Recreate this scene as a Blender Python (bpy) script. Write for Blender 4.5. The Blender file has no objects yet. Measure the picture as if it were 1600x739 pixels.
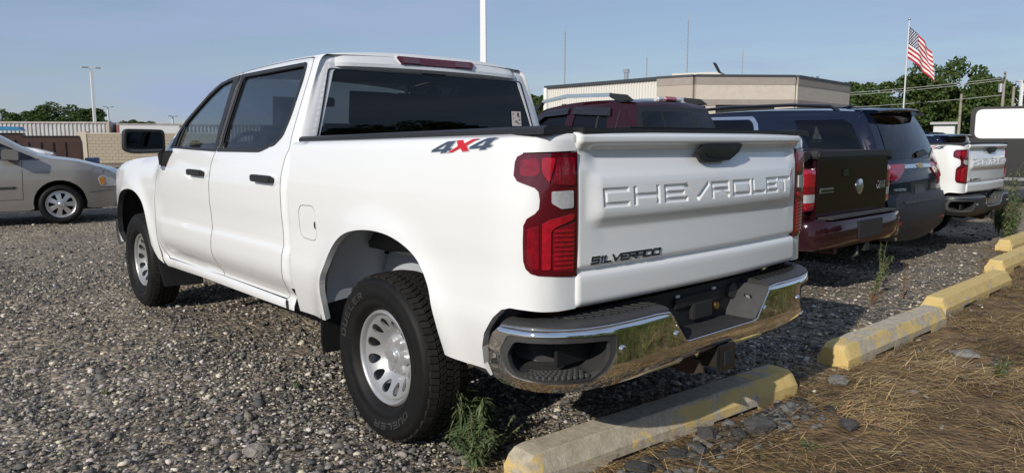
import bpy, bmesh, math, random
import numpy as np
from mathutils import Vector, Matrix
from mathutils.geometry import delaunay_2d_cdt
R=math.radians
scene=bpy.context.scene
COL=scene.collection
random.seed(7); rng=np.random.default_rng(11)
# ---------------------------------------------------------------- camera
CAM_POS=(-2.8233,2.6831,1.3733); CAM_YAW,CAM_PITCH,CAM_ROLL=-41.851,-7.465,-0.04
cam=bpy.data.cameras.new('camera'); cam.sensor_width=36; cam.lens=1149.33/1600*36; cam.clip_start=.05; cam.clip_end=3000
camo=bpy.data.objects.new('camera',cam); COL.objects.link(camo); scene.camera=camo
_y,_p,_r=R(CAM_YAW),R(CAM_PITCH),R(CAM_ROLL)
_f=Vector((math.cos(_y)*math.cos(_p),math.sin(_y)*math.cos(_p),math.sin(_p))); _rt=Vector((math.sin(_y),-math.cos(_y),0)); _up=_rt.cross(_f)
_r2=math.cos(_r)*_rt+math.sin(_r)*_up; _u2=-math.sin(_r)*_rt+math.cos(_r)*_up
M=Matrix((_r2,_u2,-_f)).transposed().to_4x4(); M.translation=Vector(CAM_POS); camo.matrix_world=M
# ---------------------------------------------------------------- light
SUN_EL=27.5; SUN_AZ=(-.26,.966)           # horizontal direction towards the sun
EXPOSURE=0.10
sv=Vector((SUN_AZ[0]*math.cos(R(SUN_EL)),SUN_AZ[1]*math.cos(R(SUN_EL)),math.sin(R(SUN_EL))))
sl=bpy.data.lights.new('sun','SUN'); sl.energy=3.9; sl.angle=R(.55); sl.color=(1,.945,.86)
so=bpy.data.objects.new('sun',sl); COL.objects.link(so); so.rotation_euler=sv.to_track_quat('Z','Y').to_euler(); so.location=(0,0,30)
world=bpy.data.worlds.new('World'); scene.world=world; world.use_nodes=True
nt=world.node_tree; bgn=nt.nodes['Background']
sky=nt.nodes.new('ShaderNodeTexSky'); sky.sky_type='NISHITA'; sky.sun_disc=False; sky.sun_elevation=R(SUN_EL); sky.sun_rotation=math.atan2(SUN_AZ[0],SUN_AZ[1])
sky.air_density=1.1; sky.dust_density=.4; sky.ozone_density=3.2; sky.altitude=200
tc=nt.nodes.new('ShaderNodeTexCoord'); mp=nt.nodes.new('ShaderNodeMapping'); mp.inputs['Scale'].default_value=(1.1,1.6,9); mp.inputs['Rotation'].default_value=(0,0,.7)
nz=nt.nodes.new('ShaderNodeTexNoise'); nz.inputs['Scale'].default_value=1.9; nz.inputs['Detail'].default_value=6; nz.inputs['Roughness'].default_value=.55
cr=nt.nodes.new('ShaderNodeValToRGB'); cr.color_ramp.elements[0].position=.44; cr.color_ramp.elements[1].position=.66; cr.color_ramp.elements[0].color=(.46,.46,.46,1); cr.color_ramp.elements[1].color=(.97,.97,.97,1)
mx=nt.nodes.new('ShaderNodeMixRGB'); mx.inputs[2].default_value=(4.1,5.15,7.5,1)
nt.links.new(tc.outputs['Generated'],mp.inputs[0]); nt.links.new(mp.outputs[0],nz.inputs[0]); nt.links.new(nz.outputs[0],cr.inputs[0]); nt.links.new(cr.outputs[0],mx.inputs[0]); nt.links.new(sky.outputs[0],mx.inputs[1]); nt.links.new(mx.outputs[0],bgn.inputs[0])
bgn.inputs[1].default_value=.080
vs=scene.view_settings; vs.view_transform='Standard'; vs.look='None'; vs.gamma=1; vs.exposure=EXPOSURE; vs.use_curve_mapping=False
scene.render.engine='CYCLES'
# ---------------------------------------------------------------- materials
MATS={}
def mat(name,col=(.5,.5,.5),rough=.5,metal=0.,coat=0.,spec=.5,var=None,bump=None,trans=0,emit=None,sheen=0):
    """plain principled; var=(scale,amount,colour2[,detail]) mottles, bump=(scale,strength,dist)"""
    if name in MATS: return MATS[name]
    m=bpy.data.materials.new(name); m.use_nodes=True; n=m.node_tree; b=n.nodes['Principled BSDF']
    b.inputs['Base Color'].default_value=(*col,1); b.inputs['Roughness'].default_value=rough; b.inputs['Metallic'].default_value=metal
    b.inputs['Coat Weight'].default_value=coat; b.inputs['Coat Roughness'].default_value=.03; b.inputs['Specular IOR Level'].default_value=spec
    t=n.nodes.new('ShaderNodeTexCoord')
    if var:
        z=n.nodes.new('ShaderNodeTexNoise'); z.inputs['Scale'].default_value=var[0]; z.inputs['Detail'].default_value=var[3] if len(var)>3 else 5; z.inputs['Roughness'].default_value=.62
        r=n.nodes.new('ShaderNodeValToRGB'); w=var[1]; r.color_ramp.elements[0].position=.5-.22*w if len(var)<5 else var[4]; r.color_ramp.elements[1].position=.5+.22*w if len(var)<5 else var[5]
        r.color_ramp.elements[0].color=(*col,1); r.color_ramp.elements[1].color=(*var[2],1)
        n.links.new(t.outputs['Object'],z.inputs[0]); n.links.new(z.outputs[0],r.inputs[0]); n.links.new(r.outputs[0],b.inputs['Base Color'])
    if bump:
        z2=n.nodes.new('ShaderNodeTexNoise'); z2.inputs['Scale'].default_value=bump[0]; z2.inputs['Detail'].default_value=6
        bp=n.nodes.new('ShaderNodeBump'); bp.inputs['Strength'].default_value=bump[1]; bp.inputs['Distance'].default_value=bump[2]
        n.links.new(t.outputs['Object'],z2.inputs[0]); n.links.new(z2.outputs[0],bp.inputs['Height']); n.links.new(bp.outputs[0],b.inputs['Normal'])
    MATS[name]=m; return m
def paint(name,col,rough=.38,coat=.9,dirt=(.36,.31,.25),dz=.75,amt=.30,metal=0,veil=.07):
    m=mat(name,col,rough,metal,coat); n=m.node_tree; b=n.nodes['Principled BSDF']
    t=n.nodes.new('ShaderNodeTexCoord'); s=n.nodes.new('ShaderNodeSeparateXYZ'); n.links.new(t.outputs['Object'],s.inputs[0])
    mr=n.nodes.new('ShaderNodeMapRange'); mr.inputs[1].default_value=dz; mr.inputs[2].default_value=.35; mr.inputs[3].default_value=0; mr.inputs[4].default_value=amt; n.links.new(s.outputs[2],mr.inputs[0])
    z=n.nodes.new('ShaderNodeTexNoise'); z.inputs['Scale'].default_value=5; z.inputs['Detail'].default_value=8; z.inputs['Roughness'].default_value=.7; n.links.new(t.outputs['Object'],z.inputs[0])
    mm=n.nodes.new('ShaderNodeMath'); mm.operation='MULTIPLY'; n.links.new(mr.outputs[0],mm.inputs[0]); n.links.new(z.outputs[0],mm.inputs[1])
    z3=n.nodes.new('ShaderNodeTexNoise'); z3.inputs['Scale'].default_value=1.7; z3.inputs['Detail'].default_value=4; n.links.new(t.outputs['Object'],z3.inputs[0])
    ma=n.nodes.new('ShaderNodeMath'); ma.operation='MULTIPLY_ADD'; ma.inputs[1].default_value=veil; n.links.new(z3.outputs[0],ma.inputs[0]); n.links.new(mm.outputs[0],ma.inputs[2])
    x=n.nodes.new('ShaderNodeMixRGB'); x.inputs[1].default_value=(*col,1); x.inputs[2].default_value=(*dirt,1); n.links.new(ma.outputs[0],x.inputs[0]); n.links.new(x.outputs[0],b.inputs['Base Color'])
    return m
def glassmat(name,tint,refl=(1,1,1),ior=1.5):
    m=bpy.data.materials.new(name); m.use_nodes=True; n=m.node_tree
    for q in list(n.nodes): n.nodes.remove(q)
    o=n.nodes.new('ShaderNodeOutputMaterial'); t=n.nodes.new('ShaderNodeBsdfTransparent'); t.inputs[0].default_value=(*tint,1)
    g=n.nodes.new('ShaderNodeBsdfGlossy'); g.inputs['Roughness'].default_value=.015; g.inputs[0].default_value=(*refl,1)
    f=n.nodes.new('ShaderNodeFresnel'); f.inputs[0].default_value=ior; x=n.nodes.new('ShaderNodeMixShader')
    n.links.new(f.outputs[0],x.inputs[0]); n.links.new(t.outputs[0],x.inputs[1]); n.links.new(g.outputs[0],x.inputs[2]); n.links.new(x.outputs[0],o.inputs[0])
    MATS[name]=m; return m
WHITE=paint('white_paint',(.73,.735,.73),rough=.30,dz=.85,amt=.42)
BLACKP=mat('black_plastic',(.011,.011,.012),.5,var=(40,1,(.018,.018,.019)),bump=(220,.15,.002))
BLACKG=mat('gloss_black',(.012,.012,.014),.12,coat=.6)
GREYPL=mat('dark_grey_plastic',(.026,.0265,.028),.55,var=(18,1,(.046,.045,.043)),bump=(260,.2,.002))
CHROME=mat('chrome',(.86,.86,.86),.035,metal=1.,var=(9,1,(.78,.77,.75)))
SILVER=mat('bright_silver',(.75,.75,.76),.22,metal=1.)
RUBBER=mat('tyre_rubber',(.006,.006,.0065),.6,spec=.2,var=(14,1,(.011,.0105,.010)),bump=(120,.12,.002))
TREAD=mat('tread_rubber',(.011,.0107,.0105),.75,spec=.25,var=(25,1,(.022,.020,.018)))
STEELW=mat('painted_steel_wheel',(.42,.42,.42),.33,metal=.6,coat=.3,var=(11,1,(.42,.41,.39)))
RUSTW=mat('wheel_steel_rust_spotted',(.42,.42,.42),.35,metal=.55,coat=.2,var=(6.5,1,(.42,.22,.06),7,.64,.72))
SEAM=mat('seam_rubber_shade',(.03,.03,.03),.8)  # dark shut-line edges: seal rubber plus gap shade painted into the colour
DARK=mat('dark_underbody',(.012,.012,.012),.9)
RUST=mat('rusty_steel',(.05,.030,.02),.85,var=(12,1,(.15,.07,.03)))
GREYLINER=mat('grey_primer_metal',(.34,.37,.41),.55,var=(6,1,(.40,.41,.43)),bump=(15,.2,.004))
SEAT=mat('dark_cloth_seat',(.018,.018,.02),.85)
INTERIOR=mat('dark_interior',(.022,.022,.024),.8)
HEADLINER=mat('grey_headliner',(.30,.30,.29),.9)
PRIV=glassmat('privacy_glass',(.20,.21,.21))
CLEAR=glassmat('side_glass',(.55,.60,.60))
MIDG=glassmat('tinted_door_glass',(.20,.22,.235))
REDLENS=mat('red_lens',(.27,.004,.016),.10,coat=1.,var=(55,1,(0.110,0.0027,0.0099)),bump=(90,.25,.002))
REDDARK=mat('dark_red_lens',(.085,.002,.008),.12,coat=1.)
REDBRIGHT=mat('bright_red_lens',(.46,.007,.024),.15,coat=1.,var=(55,1,(0.270,0.0045,0.0135)),bump=(90,.25,.002))
CLEARL=mat('clear_lamp_lens',(.50,.50,.50),.12,coat=1.,var=(60,1,(.35,.35,.36)))
MIRG=mat('mirror_glass',(.06,.068,.075),.04,metal=1.)
# ---------------------------------------------------------------- mesh helpers
def link(o,parent=None):
    COL.objects.link(o)
    if parent: o.parent=parent
    return o
def mk(name,V,F,m,parent=None,smooth=False,loc=None,rot=None):
    me=bpy.data.meshes.new(name); me.from_pydata([tuple(map(float,v)) for v in V],[],[tuple(map(int,f)) for f in F])
    ms=m if isinstance(m,(list,tuple)) else [m]
    for q in ms: me.materials.append(q)
    if smooth: me.polygons.foreach_set('use_smooth',[True]*len(me.polygons))
    o=bpy.data.objects.new(name,me); link(o,parent)
    if loc is not None: o.location=loc
    if rot is not None: o.rotation_euler=rot
    return o
def bigmesh(name,V,T,m,parent=None,col=None,k=3,smooth=False):
    V=np.asarray(V,np.float32); T=np.asarray(T,np.int32)
    me=bpy.data.meshes.new(name); me.vertices.add(len(V)); me.vertices.foreach_set('co',V.ravel())
    me.loops.add(T.size); me.loops.foreach_set('vertex_index',T.ravel()); me.polygons.add(len(T)); me.polygons.foreach_set('loop_start',np.arange(0,T.size,k,dtype=np.int32))
    if smooth: me.polygons.foreach_set('use_smooth',np.ones(len(T),bool))
    me.update(calc_edges=True)
    if col is not None:
        a=me.color_attributes.new('tint','FLOAT_COLOR','POINT'); c=np.ones((len(V),4),np.float32); c[:,:3]=col; a.data.foreach_set('color',c.ravel())
    ms=m if isinstance(m,(list,tuple)) else [m]
    for q in ms: me.materials.append(q)
    o=bpy.data.objects.new(name,me); link(o,parent); return o
def tag(o,label=None,cat=None,group=None,kind=None):
    if label: o['label']=label
    if cat: o['category']=cat
    if group: o['group']=group
    if kind: o['kind']=kind
    return o
def empty(name,loc=(0,0,0),rz=0,label=None,cat=None,group=None):
    o=bpy.data.objects.new(name,None); COL.objects.link(o); o.location=loc; o.rotation_euler=(0,0,rz); o.empty_display_size=.3
    return tag(o,label,cat,group)
def copy_tree(o,parent=None,swap=None):
    c=o.copy(); COL.objects.link(c); c.parent=parent
    for ch in o.children: copy_tree(ch,c)
    return c
class MB:
    def __init__(s): s.V=[]; s.F=[]
    def add(s,V,F):
        b=len(s.V); s.V+= [tuple(map(float,v)) for v in V]; s.F+=[tuple(i+b for i in f) for f in F]; return s
    def box(s,a,b):
        (x0,y0,z0),(x1,y1,z1)=a,b
        return s.add([(x0,y0,z0),(x1,y0,z0),(x1,y1,z0),(x0,y1,z0),(x0,y0,z1),(x1,y0,z1),(x1,y1,z1),(x0,y1,z1)],[(3,2,1,0),(4,5,6,7),(0,1,5,4),(1,2,6,5),(2,3,7,6),(3,0,4,7)])
    def obox(s,c,size,rz=0,rx=0,ry=0):
        M=Matrix.Rotation(rz,3,'Z')@Matrix.Rotation(ry,3,'Y')@Matrix.Rotation(rx,3,'X'); h=[q/2 for q in size]; V=[]
        for z in(-1,1):
            for x,y in((-1,-1),(1,-1),(1,1),(-1,1)): V.append(Vector(c)+M@Vector((x*h[0],y*h[1],z*h[2])))
        return s.add(V,[(3,2,1,0),(4,5,6,7),(0,1,5,4),(1,2,6,5),(2,3,7,6),(3,0,4,7)])
    def tube(s,pts,r,n=8,cap=True):
        pts=[Vector(q) for q in pts]; rr=r if isinstance(r,(list,tuple)) else [r]*len(pts); V=[];F=[]
        for i,q in enumerate(pts):
            d=(pts[min(i+1,len(pts)-1)]-pts[max(i-1,0)]).normalized(); a=d.orthogonal().normalized() if i==0 else (a-d*a.dot(d)).normalized(); b=d.cross(a)
            for k in range(n): t=2*math.pi*k/n; V.append(q+(a*math.cos(t)+b*math.sin(t))*rr[i])
        for i in range(len(pts)-1):
            for k in range(n): F.append((i*n+k,i*n+(k+1)%n,(i+1)*n+(k+1)%n,(i+1)*n+k))
        if cap: F.append(tuple(range(n))[::-1]); F.append(tuple((len(pts)-1)*n+k for k in range(n)))
        return s.add(V,F)
    def prism(s,poly,fn,d):
        """poly 2D list; fn(p,depth)->3D"""
        n=len(poly); V=[fn(q,0) for q in poly]+[fn(q,d) for q in poly]
        F=[tuple(range(n)),tuple(range(2*n-1,n-1,-1))]+[(i,i+n,(i+1)%n+n,(i+1)%n) for i in range(n)]
        return s.add(V,F)
    def build(s,name,m,parent=None,smooth=False,bevel=0,seg=2,auto=None):
        o=mk(name,s.V,s.F,m,parent)
        if bevel:
            bm=bmesh.new(); bm.from_mesh(o.data); bmesh.ops.recalc_face_normals(bm,faces=bm.faces)
            bmesh.ops.bevel(bm,geom=[e for e in bm.edges if e.is_manifold and e.calc_face_angle(0)>.5],offset=bevel,segments=seg,affect='EDGES',clamp_overlap=True); bm.to_mesh(o.data); bm.free()
            o.data.polygons.foreach_set('use_smooth',[True]*len(o.data.polygons)); o.data.set_sharp_from_angle(angle=R(40))
        elif smooth:
            o.data.polygons.foreach_set('use_smooth',[True]*len(o.data.polygons)); o.data.set_sharp_from_angle(angle=R(auto or 40))
        return o
def lathe(prof,n,axis='y',center=(0,0,0),closed=False):
    """prof list of (r, a) ; revolve about axis"""
    V=[];F=[];m=len(prof)
    for k in range(n):
        t=2*math.pi*k/n; c,s_=math.cos(t),math.sin(t)
        for r,a in prof:
            if axis=='y': V.append((center[0]+r*c,center[1]+a,center[2]+r*s_))
            else: V.append((center[0]+r*c,center[1]+r*s_,center[2]+a))
    for k in range(n):
        for i in range(m-1):
            F.append((k*m+i,((k+1)%n)*m+i,((k+1)%n)*m+i+1,k*m+i+1))
    return V,F
def inside(P,poly):
    x,y=P[:,0],P[:,1]; c=np.zeros(len(P),bool); q=np.asarray(poly); n=len(q)
    for i in range(n):
        x1,y1=q[i]; x2,y2=q[(i+1)%n]
        if y1==y2: continue
        c^=((y1>y)!=(y2>y))&(x<(x2-x1)*(y-y1)/(y2-y1)+x1)
    return c
def dens(poly,step,closed=True):
    out=[]; n=len(poly)
    for i in range(n if closed else n-1):
        a=np.array(poly[i],float); b=np.array(poly[(i+1)%n],float); k=max(1,int(math.ceil(np.linalg.norm(b-a)/step)))
        for j in range(k): out.append(tuple(a+(b-a)*j/k))
    if not closed: out.append(tuple(poly[-1]))
    return out
def smoothpoly(P,n=4): return [tuple(q) for q in catmull(P,n)]
def roundpoly(P,r,n=4):
    out=[]; N=len(P)
    for i in range(N):
        a,b,c=[np.array(P[(i+k)%N],float) for k in(-1,0,1)]
        ra=min(r,.45*np.linalg.norm(a-b)); rc=min(r,.45*np.linalg.norm(c-b))
        p0=b+(a-b)/max(1e-9,np.linalg.norm(a-b))*ra; p2=b+(c-b)/max(1e-9,np.linalg.norm(c-b))*rc
        for t in np.linspace(0,1,n+1): out.append(tuple((1-t)**2*p0+2*t*(1-t)*b+t*t*p2))
    return out
def segdist(P,poly,closed=True):
    d=np.full(len(P),1e9); q=np.asarray(poly,float); n=len(q)
    for i in range(n if closed else n-1):
        a=q[i]; b=q[(i+1)%n]; ab=b-a; L=ab@ab
        t=np.clip(((P-a)@ab)/(L+1e-12),0,1); d=np.minimum(d,np.linalg.norm(P-a-t[:,None]*ab,axis=1))
    return d
def triregion(outer,holes,step,bstep=None,rows=None):
    bstep=bstep or step; loops=[dens(outer,bstep)]+[dens(h,bstep) for h in holes]
    pts=[];edges=[]
    for L in loops:
        b=len(pts); pts+=L; edges+=[(b+i,b+(i+1)%len(L)) for i in range(len(L))]
    o=np.array(outer); x0,y0=o.min(0); x1,y1=o.max(0)
    sx,sy=(step if isinstance(step,(tuple,list)) else (step,step)) if not isinstance(step,float) else (step,step)
    gx,gy=np.meshgrid(np.arange(x0+sx/2,x1,sx),np.arange(y0+sy/2,y1,sy)); gx=gx+(np.arange(gx.shape[0])%2)[:,None]*sx/2
    G=np.stack([gx.ravel(),gy.ravel()],1)
    k=inside(G,outer)
    for h in holes: k&=~inside(G,h)
    G=G[k]
    for L in loops:
        if len(G): G=G[segdist(G,L)>.45*step]
    allp=[Vector((float(a),float(b))) for a,b in pts]+[Vector((float(a),float(b))) for a,b in G]
    vs_,es_,fs_,_,_,_=delaunay_2d_cdt(allp,edges,[],0,1e-7)
    P=np.array([(v.x,v.y) for v in vs_]); T=np.array([f for f in fs_ if len(f)==3])
    c=P[T].mean(1); k=inside(c,outer)
    for h in holes: k&=~inside(c,h)
    return P,T[k]
def panel(name,mapf,outer,holes,step,m,parent,flange=.02,off=0.,side=1,bstep=None,fmat=None,skip=None):
    P,T=triregion(outer,holes,step,bstep)
    X=mapf(P[:,0],P[:,1],off); h=1e-4
    N=np.cross((mapf(P[:,0]+h,P[:,1],off)-mapf(P[:,0]-h,P[:,1],off)),(mapf(P[:,0],P[:,1]+h,off)-mapf(P[:,0],P[:,1]-h,off)))
    N/=np.linalg.norm(N,axis=1)[:,None]+1e-12
    # orient outward using the map's offset direction
    D=mapf(P[:,0],P[:,1],off+.01)-X
    if (N*D).sum()<0: N=-N
    a,b,c=X[T[:,0]],X[T[:,1]],X[T[:,2]]; fn=np.cross(b-a,c-a); nn=N[T].mean(1)
    fl=(fn*nn).sum(1)<0; T[fl]=T[fl][:,::-1]
    nv=len(X); V=X; F=T.tolist(); nf=len(F)
    if flange:
        E={}
        for t in T:
            for i in range(3):
                e=(t[i],t[(i+1)%3]); E[e]=1
        be=[e for e in E if (e[1],e[0]) not in E]
        if skip is not None:
            sk=skip(P); be=[e for e in be if not(sk[e[0]] and sk[e[1]])]
        idx={}; extra=[]
        for e in be:
            for i in e:
                if i not in idx: idx[i]=(nv+len(extra),nv+len(extra)+1); extra+= [X[i],X[i]-N[i]*flange]
        V=np.vstack([X,np.array(extra)]) if extra else X
        for a_,b_ in be: F.append([idx[b_][0],idx[a_][0],idx[a_][1],idx[b_][1]])
    if side<0:
        V=V*np.array([1,-1,1]); N=N*np.array([1,-1,1]); F=[f[::-1] for f in F]
    me=bpy.data.meshes.new(name); me.from_pydata(V.tolist(),[],[tuple(int(i) for i in f) for f in F])
    for q in (m if isinstance(m,(list,tuple)) else [m]): me.materials.append(q)
    if fmat:
        me.materials.append(fmat); mi=np.zeros(len(F),np.int32); mi[nf:]=len(me.materials)-1; me.polygons.foreach_set('material_index',mi)
    sm=np.zeros(len(F),bool); sm[:nf]=True; me.polygons.foreach_set('use_smooth',sm)
    Nl=N.tolist(); ln=[]
    for i,f in enumerate(F):
        ln+= [Nl[j] for j in f] if i<nf else [(0,0,0)]*len(f)
    me.normals_split_custom_set(ln)
    o=bpy.data.objects.new(name,me); link(o,parent); return o
def vnoise(x,y,s,seed=0):
    r=np.random.default_rng(seed); L=r.random((256,256)); x=np.asarray(x)/s; y=np.asarray(y)/s
    i=np.floor(x).astype(int); j=np.floor(y).astype(int); fx=x-i; fy=y-j; fx=fx*fx*(3-2*fx); fy=fy*fy*(3-2*fy)
    g=lambda a,b:L[a%256,b%256]
    return (g(i,j)*(1-fx)+g(i+1,j)*fx)*(1-fy)+(g(i,j+1)*(1-fx)+g(i+1,j+1)*fx)*fy-.5
# letters as strokes in a unit box (x right, y up); widths applied by caller
GLYPH={'C':[(1,1,0,1),(0,1,0,0),(0,0,1,0)],'H':[(0,0,0,1),(1,0,1,1),(0,.5,1,.5)],'E':[(0,0,0,1),(0,1,1,1),(0,.5,.85,.5),(0,0,1,0)],'V':[(0,1,.5,0),(.5,0,1,1)],
'R':[(0,0,0,1),(0,1,1,1),(1,1,1,.5),(0,.5,1,.5),(.5,.5,1,0)],'O':[(0,0,0,1),(0,1,1,1),(1,1,1,0),(1,0,0,0)],'L':[(0,1,0,0),(0,0,1,0)],'T':[(0,1,1,1),(.5,1,.5,0)],
'S':[(1,1,0,1),(0,1,0,.5),(0,.5,1,.5),(1,.5,1,0),(1,0,0,0)],'I':[(.5,0,.5,1)],'A':[(0,0,0,1),(0,1,1,1),(1,1,1,0),(0,.4,1,.4)],'D':[(0,0,0,1),(0,1,.8,1),(.8,1,1,.8),(1,.8,1,.2),(1,.2,.8,0),(.8,0,0,0)],
'U':[(0,1,0,0),(0,0,1,0),(1,0,1,1)],'F':[(0,0,0,1),(0,1,1,1),(0,.5,.8,.5)],'X':[(0,0,1,1),(0,1,1,0)],'P':[(0,0,0,1),(0,1,1,1),(1,1,1,.5),(1,.5,0,.5)],'4':[(.75,0,.75,1),(.75,1,0,.35),(0,.35,1,.35)]}
def glyphquads(ch,x0,x1,y0,y1,t,slant=0.):
    """stroke rectangles as 2D quads in the box"""
    out=[]; w=x1-x0; s=1 if w>0 else -1
    for a,b,c,d in GLYPH[ch]:
        p=np.array([x0+s*t/2+a*(w-s*t),y0+t/2+b*(y1-y0-t)]); q=np.array([x0+s*t/2+c*(w-s*t),y0+t/2+d*(y1-y0-t)])
        e=(q-p)/np.linalg.norm(q-p); n=np.array([-e[1],e[0]])*t/2; p=p-e*t/2; q=q+e*t/2
        Q=[p-n,q-n,q+n,p+n]; Q=[(float(u+slant*s*(v-y0)),float(v)) for u,v in Q]; out.append(Q)
    return out

# ================================================================ shape functions
def catmull(P,n=24):
    P=np.asarray(P,float); Q=np.vstack([2*P[0]-P[1],P,2*P[-1]-P[-2]]); out=[]
    for i in range(1,len(Q)-2):
        t=np.linspace(0,1,n,endpoint=False)[:,None]; a,b,c,d=Q[i-1],Q[i],Q[i+1],Q[i+2]
        out.append(.5*((2*b)+(c-a)*t+(2*a-5*b+4*c-d)*t**2+(3*b-a-3*c+d)*t**3))
    return np.vstack(out+[P[-1:]])
def sstep(a,b,x):
    t=np.clip((x-a)/(b-a),0,1); return t*t*(3-2*t)
def pch(x,xs,ys):
    # smooth-ish interpolation (monotone cubic hermite)
    xs=np.asarray(xs,float); ys=np.asarray(ys,float); h=np.diff(xs); d=np.diff(ys)/h
    m=np.zeros_like(ys); m[0]=d[0]; m[-1]=d[-1]
    for i in range(1,len(ys)-1):
        if d[i-1]*d[i]>0: m[i]=2*d[i-1]*d[i]/(d[i-1]+d[i])
    x=np.clip(np.asarray(x,float),xs[0],xs[-1]); i=np.clip(np.searchsorted(xs,x)-1,0,len(h)-1)
    t=(x-xs[i])/h[i]
    return ((1+2*t)*(1-t)**2*ys[i]+t*(1-t)**2*h[i]*m[i]+t*t*(3-2*t)*ys[i+1]+t*t*(t-1)*h[i]*m[i+1])
class Plan:
    """plan curve; parameter u equals x on the straight run, arc length elsewhere"""
    def __init__(s,pts,ref,axis=0):
        C=catmull(pts); L=np.concatenate([[0],np.cumsum(np.linalg.norm(np.diff(C,axis=0),axis=1))])
        # find arc position of ref point -> u=ref[axis]
        k=np.argmin(np.linalg.norm(C-np.array(ref),axis=1)); sg=-1 if (C[min(k+1,len(C)-1)]-C[max(k-1,0)])[axis]<0 else 1
        s.u=ref[axis]+sg*(L-L[k]); s.C=C
        T=np.gradient(C,axis=0); T/=np.linalg.norm(T,axis=1)[:,None]
        N=np.stack([T[:,1],-T[:,0]],1)
        # outward: away from origin side (y>0 mostly)
        cen=np.array([C[:,0].mean(),-0.5])
        if ((N*(C-cen)).sum(1)).mean()<0: N=-N
        s.N=N
        if s.u[0]>s.u[-1]: s.u=s.u[::-1]; s.C=s.C[::-1]; s.N=s.N[::-1]
    def __call__(s,u):
        x=np.interp(u,s.u,s.C[:,0]); y=np.interp(u,s.u,s.C[:,1]); a=np.interp(u,s.u,s.N[:,0]); b=np.interp(u,s.u,s.N[:,1])
        q=np.hypot(a,b); return x,y,a/q,b/q
# ---------------- hero pickup -----------------
ARCH=[(.47,.56),(.465,.62),(.45,.69),(.412,.76),(.365,.83),(.295,.9),(.204,.946),(.084,.973),(-.046,.983),(-.169,.975),(-.27,.949),(-.354,.909),(-.41,.86),(-.454,.80),(-.486,.73),(-.512,.647),(-.534,.53)]
ARCH=[tuple(map(float,q)) for q in catmull(ARCH,3)]
def flare(x,z):
    f=0
    for c in (0,3.745):
        d=np.hypot((x-c+.03)*1.06,z-.40); f=f+.020*np.exp(-((d-.57)/.085)**2)
    return f
SZ=[.36,.42,.455,.49,.52,.58,.64,.70,.76,.82,.90,1.0,1.1,1.16,1.23,1.29,1.325]
SY=[.90,.945,.958,.955,.938,.97,.998,1.006,1.004,.992,.993,.999,.998,.992,.978,.955,.932]
def Yside(z): return pch(z,SZ,SY)
def Ygreen(z): return pch(z,[1.30,1.325,1.40,1.6,1.80,1.90],[.949,.932,.909,.836,.757,.715])
BZ=[.40,.46,.5,.56,.64,.72,.80,.90,1.0,1.1,1.2,1.3,1.36]
BY=[.93,.955,.965,.978,.994,1.002,.996,.994,.999,1.0,.995,.984,.975]
PB=Plan([(.90,1.),(.5,1.),(0,1.),(-.4,1.),(-.70,1.),(-.80,1.),(-.88,.995),(-.95,.975),(-1.0,.94),(-1.03,.89),(-1.042,.84),(-1.047,.78),(-1.05,.70)],(0,1.))
def railz(x): return 1.368+.0165*(.665-x)
def bed(u,v,off=0.):
    u=np.asarray(u,float); v=np.asarray(v,float)
    x,y,a,b=PB(u); r=.04; zt=railz(x); th=np.clip((v-(zt-r))/r,0,1.55)
    z=np.where(v>zt-r,zt-r+r*np.sin(th),v)
    ins=1-pch(v,BZ,BY)-flare(x,v)+r*(1-np.cos(th))
    # rear end: the panel face stays upright
    k=sstep(-.95,-1.1,u); ins=ins*(1-k*.75)
    ins=ins-off
    z=z+off*np.sin(th)*(v>zt-r)
    return np.stack([x-a*ins,y-b*ins,z],-1)
ROOF=[(.2,1.832),(.82,1.836),(.97,1.84),(1.3,1.842),(1.67,1.833),(2.1,1.804),(2.3,1.77),(2.45,1.715),(2.6,1.62),(2.75,1.512),(2.95,1.365),(3.06,1.285),(3.3,1.255),(3.8,1.225),(4.2,1.185),(4.5,1.13),(4.75,1.08),(6,1.0)]
RX=[a for a,b in ROOF]; RZ=[b for a,b in ROOF]
def roofz(u): return pch(u,RX,RZ)
PC=Plan([(4.76,-.05),(4.755,.3),(4.73,.55),(4.66,.76),(4.52,.89),(4.3,.965),(4.0,.997),(3.8,1.),(3.4,1.),(3.0,1.),(2.5,1.),(2,1.),(1.6,1.),(1.3,1.),(1.12,1.),(1.02,1.),(.96,1.),(.92,1.),(.898,1.),(.883,.999),(.866,.993),(.850,.979),(.840,.955),(.835,.92),(.833,.85),(.832,.4),(.832,-.05)],(2,1.))
def cab(u,v,off=0.):
    u=np.asarray(u,float); v=np.asarray(v,float)
    x,y,a,b=PC(u)
    low=Yside(v); hi=Ygreen(v); Y=np.where(v>1.312,np.minimum(hi,low+9*(v>1.325)),low)
    kf=sstep(2.9,3.15,x)          # front fender keeps the shoulder
    fy=pch(v,[.36,.46,.6,.8,1.0,1.1,1.17,1.22,1.27],[.93,.965,.99,1.0,.998,.985,.965,.935,.89])
    Y=Y*(1-kf)+fy*kf
    kr=sstep(.885,.82,u); rear=pch(v,[.5,1.30,1.40,1.77,1.85],[0,0,.003,.046,.06])
    yy=y*(Y+flare(x,v))            # plan curve squeezed to the section's half width
    d=roofz(np.maximum(u,.9))-v; r=.05
    q=np.clip((r-d)/r,0,.985); roll=r*(1-np.sqrt(1-q*q))
    xx=x+rear*kr-a*(roll-off); yy=yy-b*(roll-off)
    return np.stack([xx,yy,v+0*xx],-1)
PBU=Plan([(-1.163,-.3),(-1.163,0),(-1.163,.3),(-1.162,.55),(-1.153,.68),(-1.128,.80),(-1.085,.895),(-1.02,.965),(-.93,1.0),(-.84,1.006),(-.70,1.006)],(-1.163,0),1)
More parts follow.
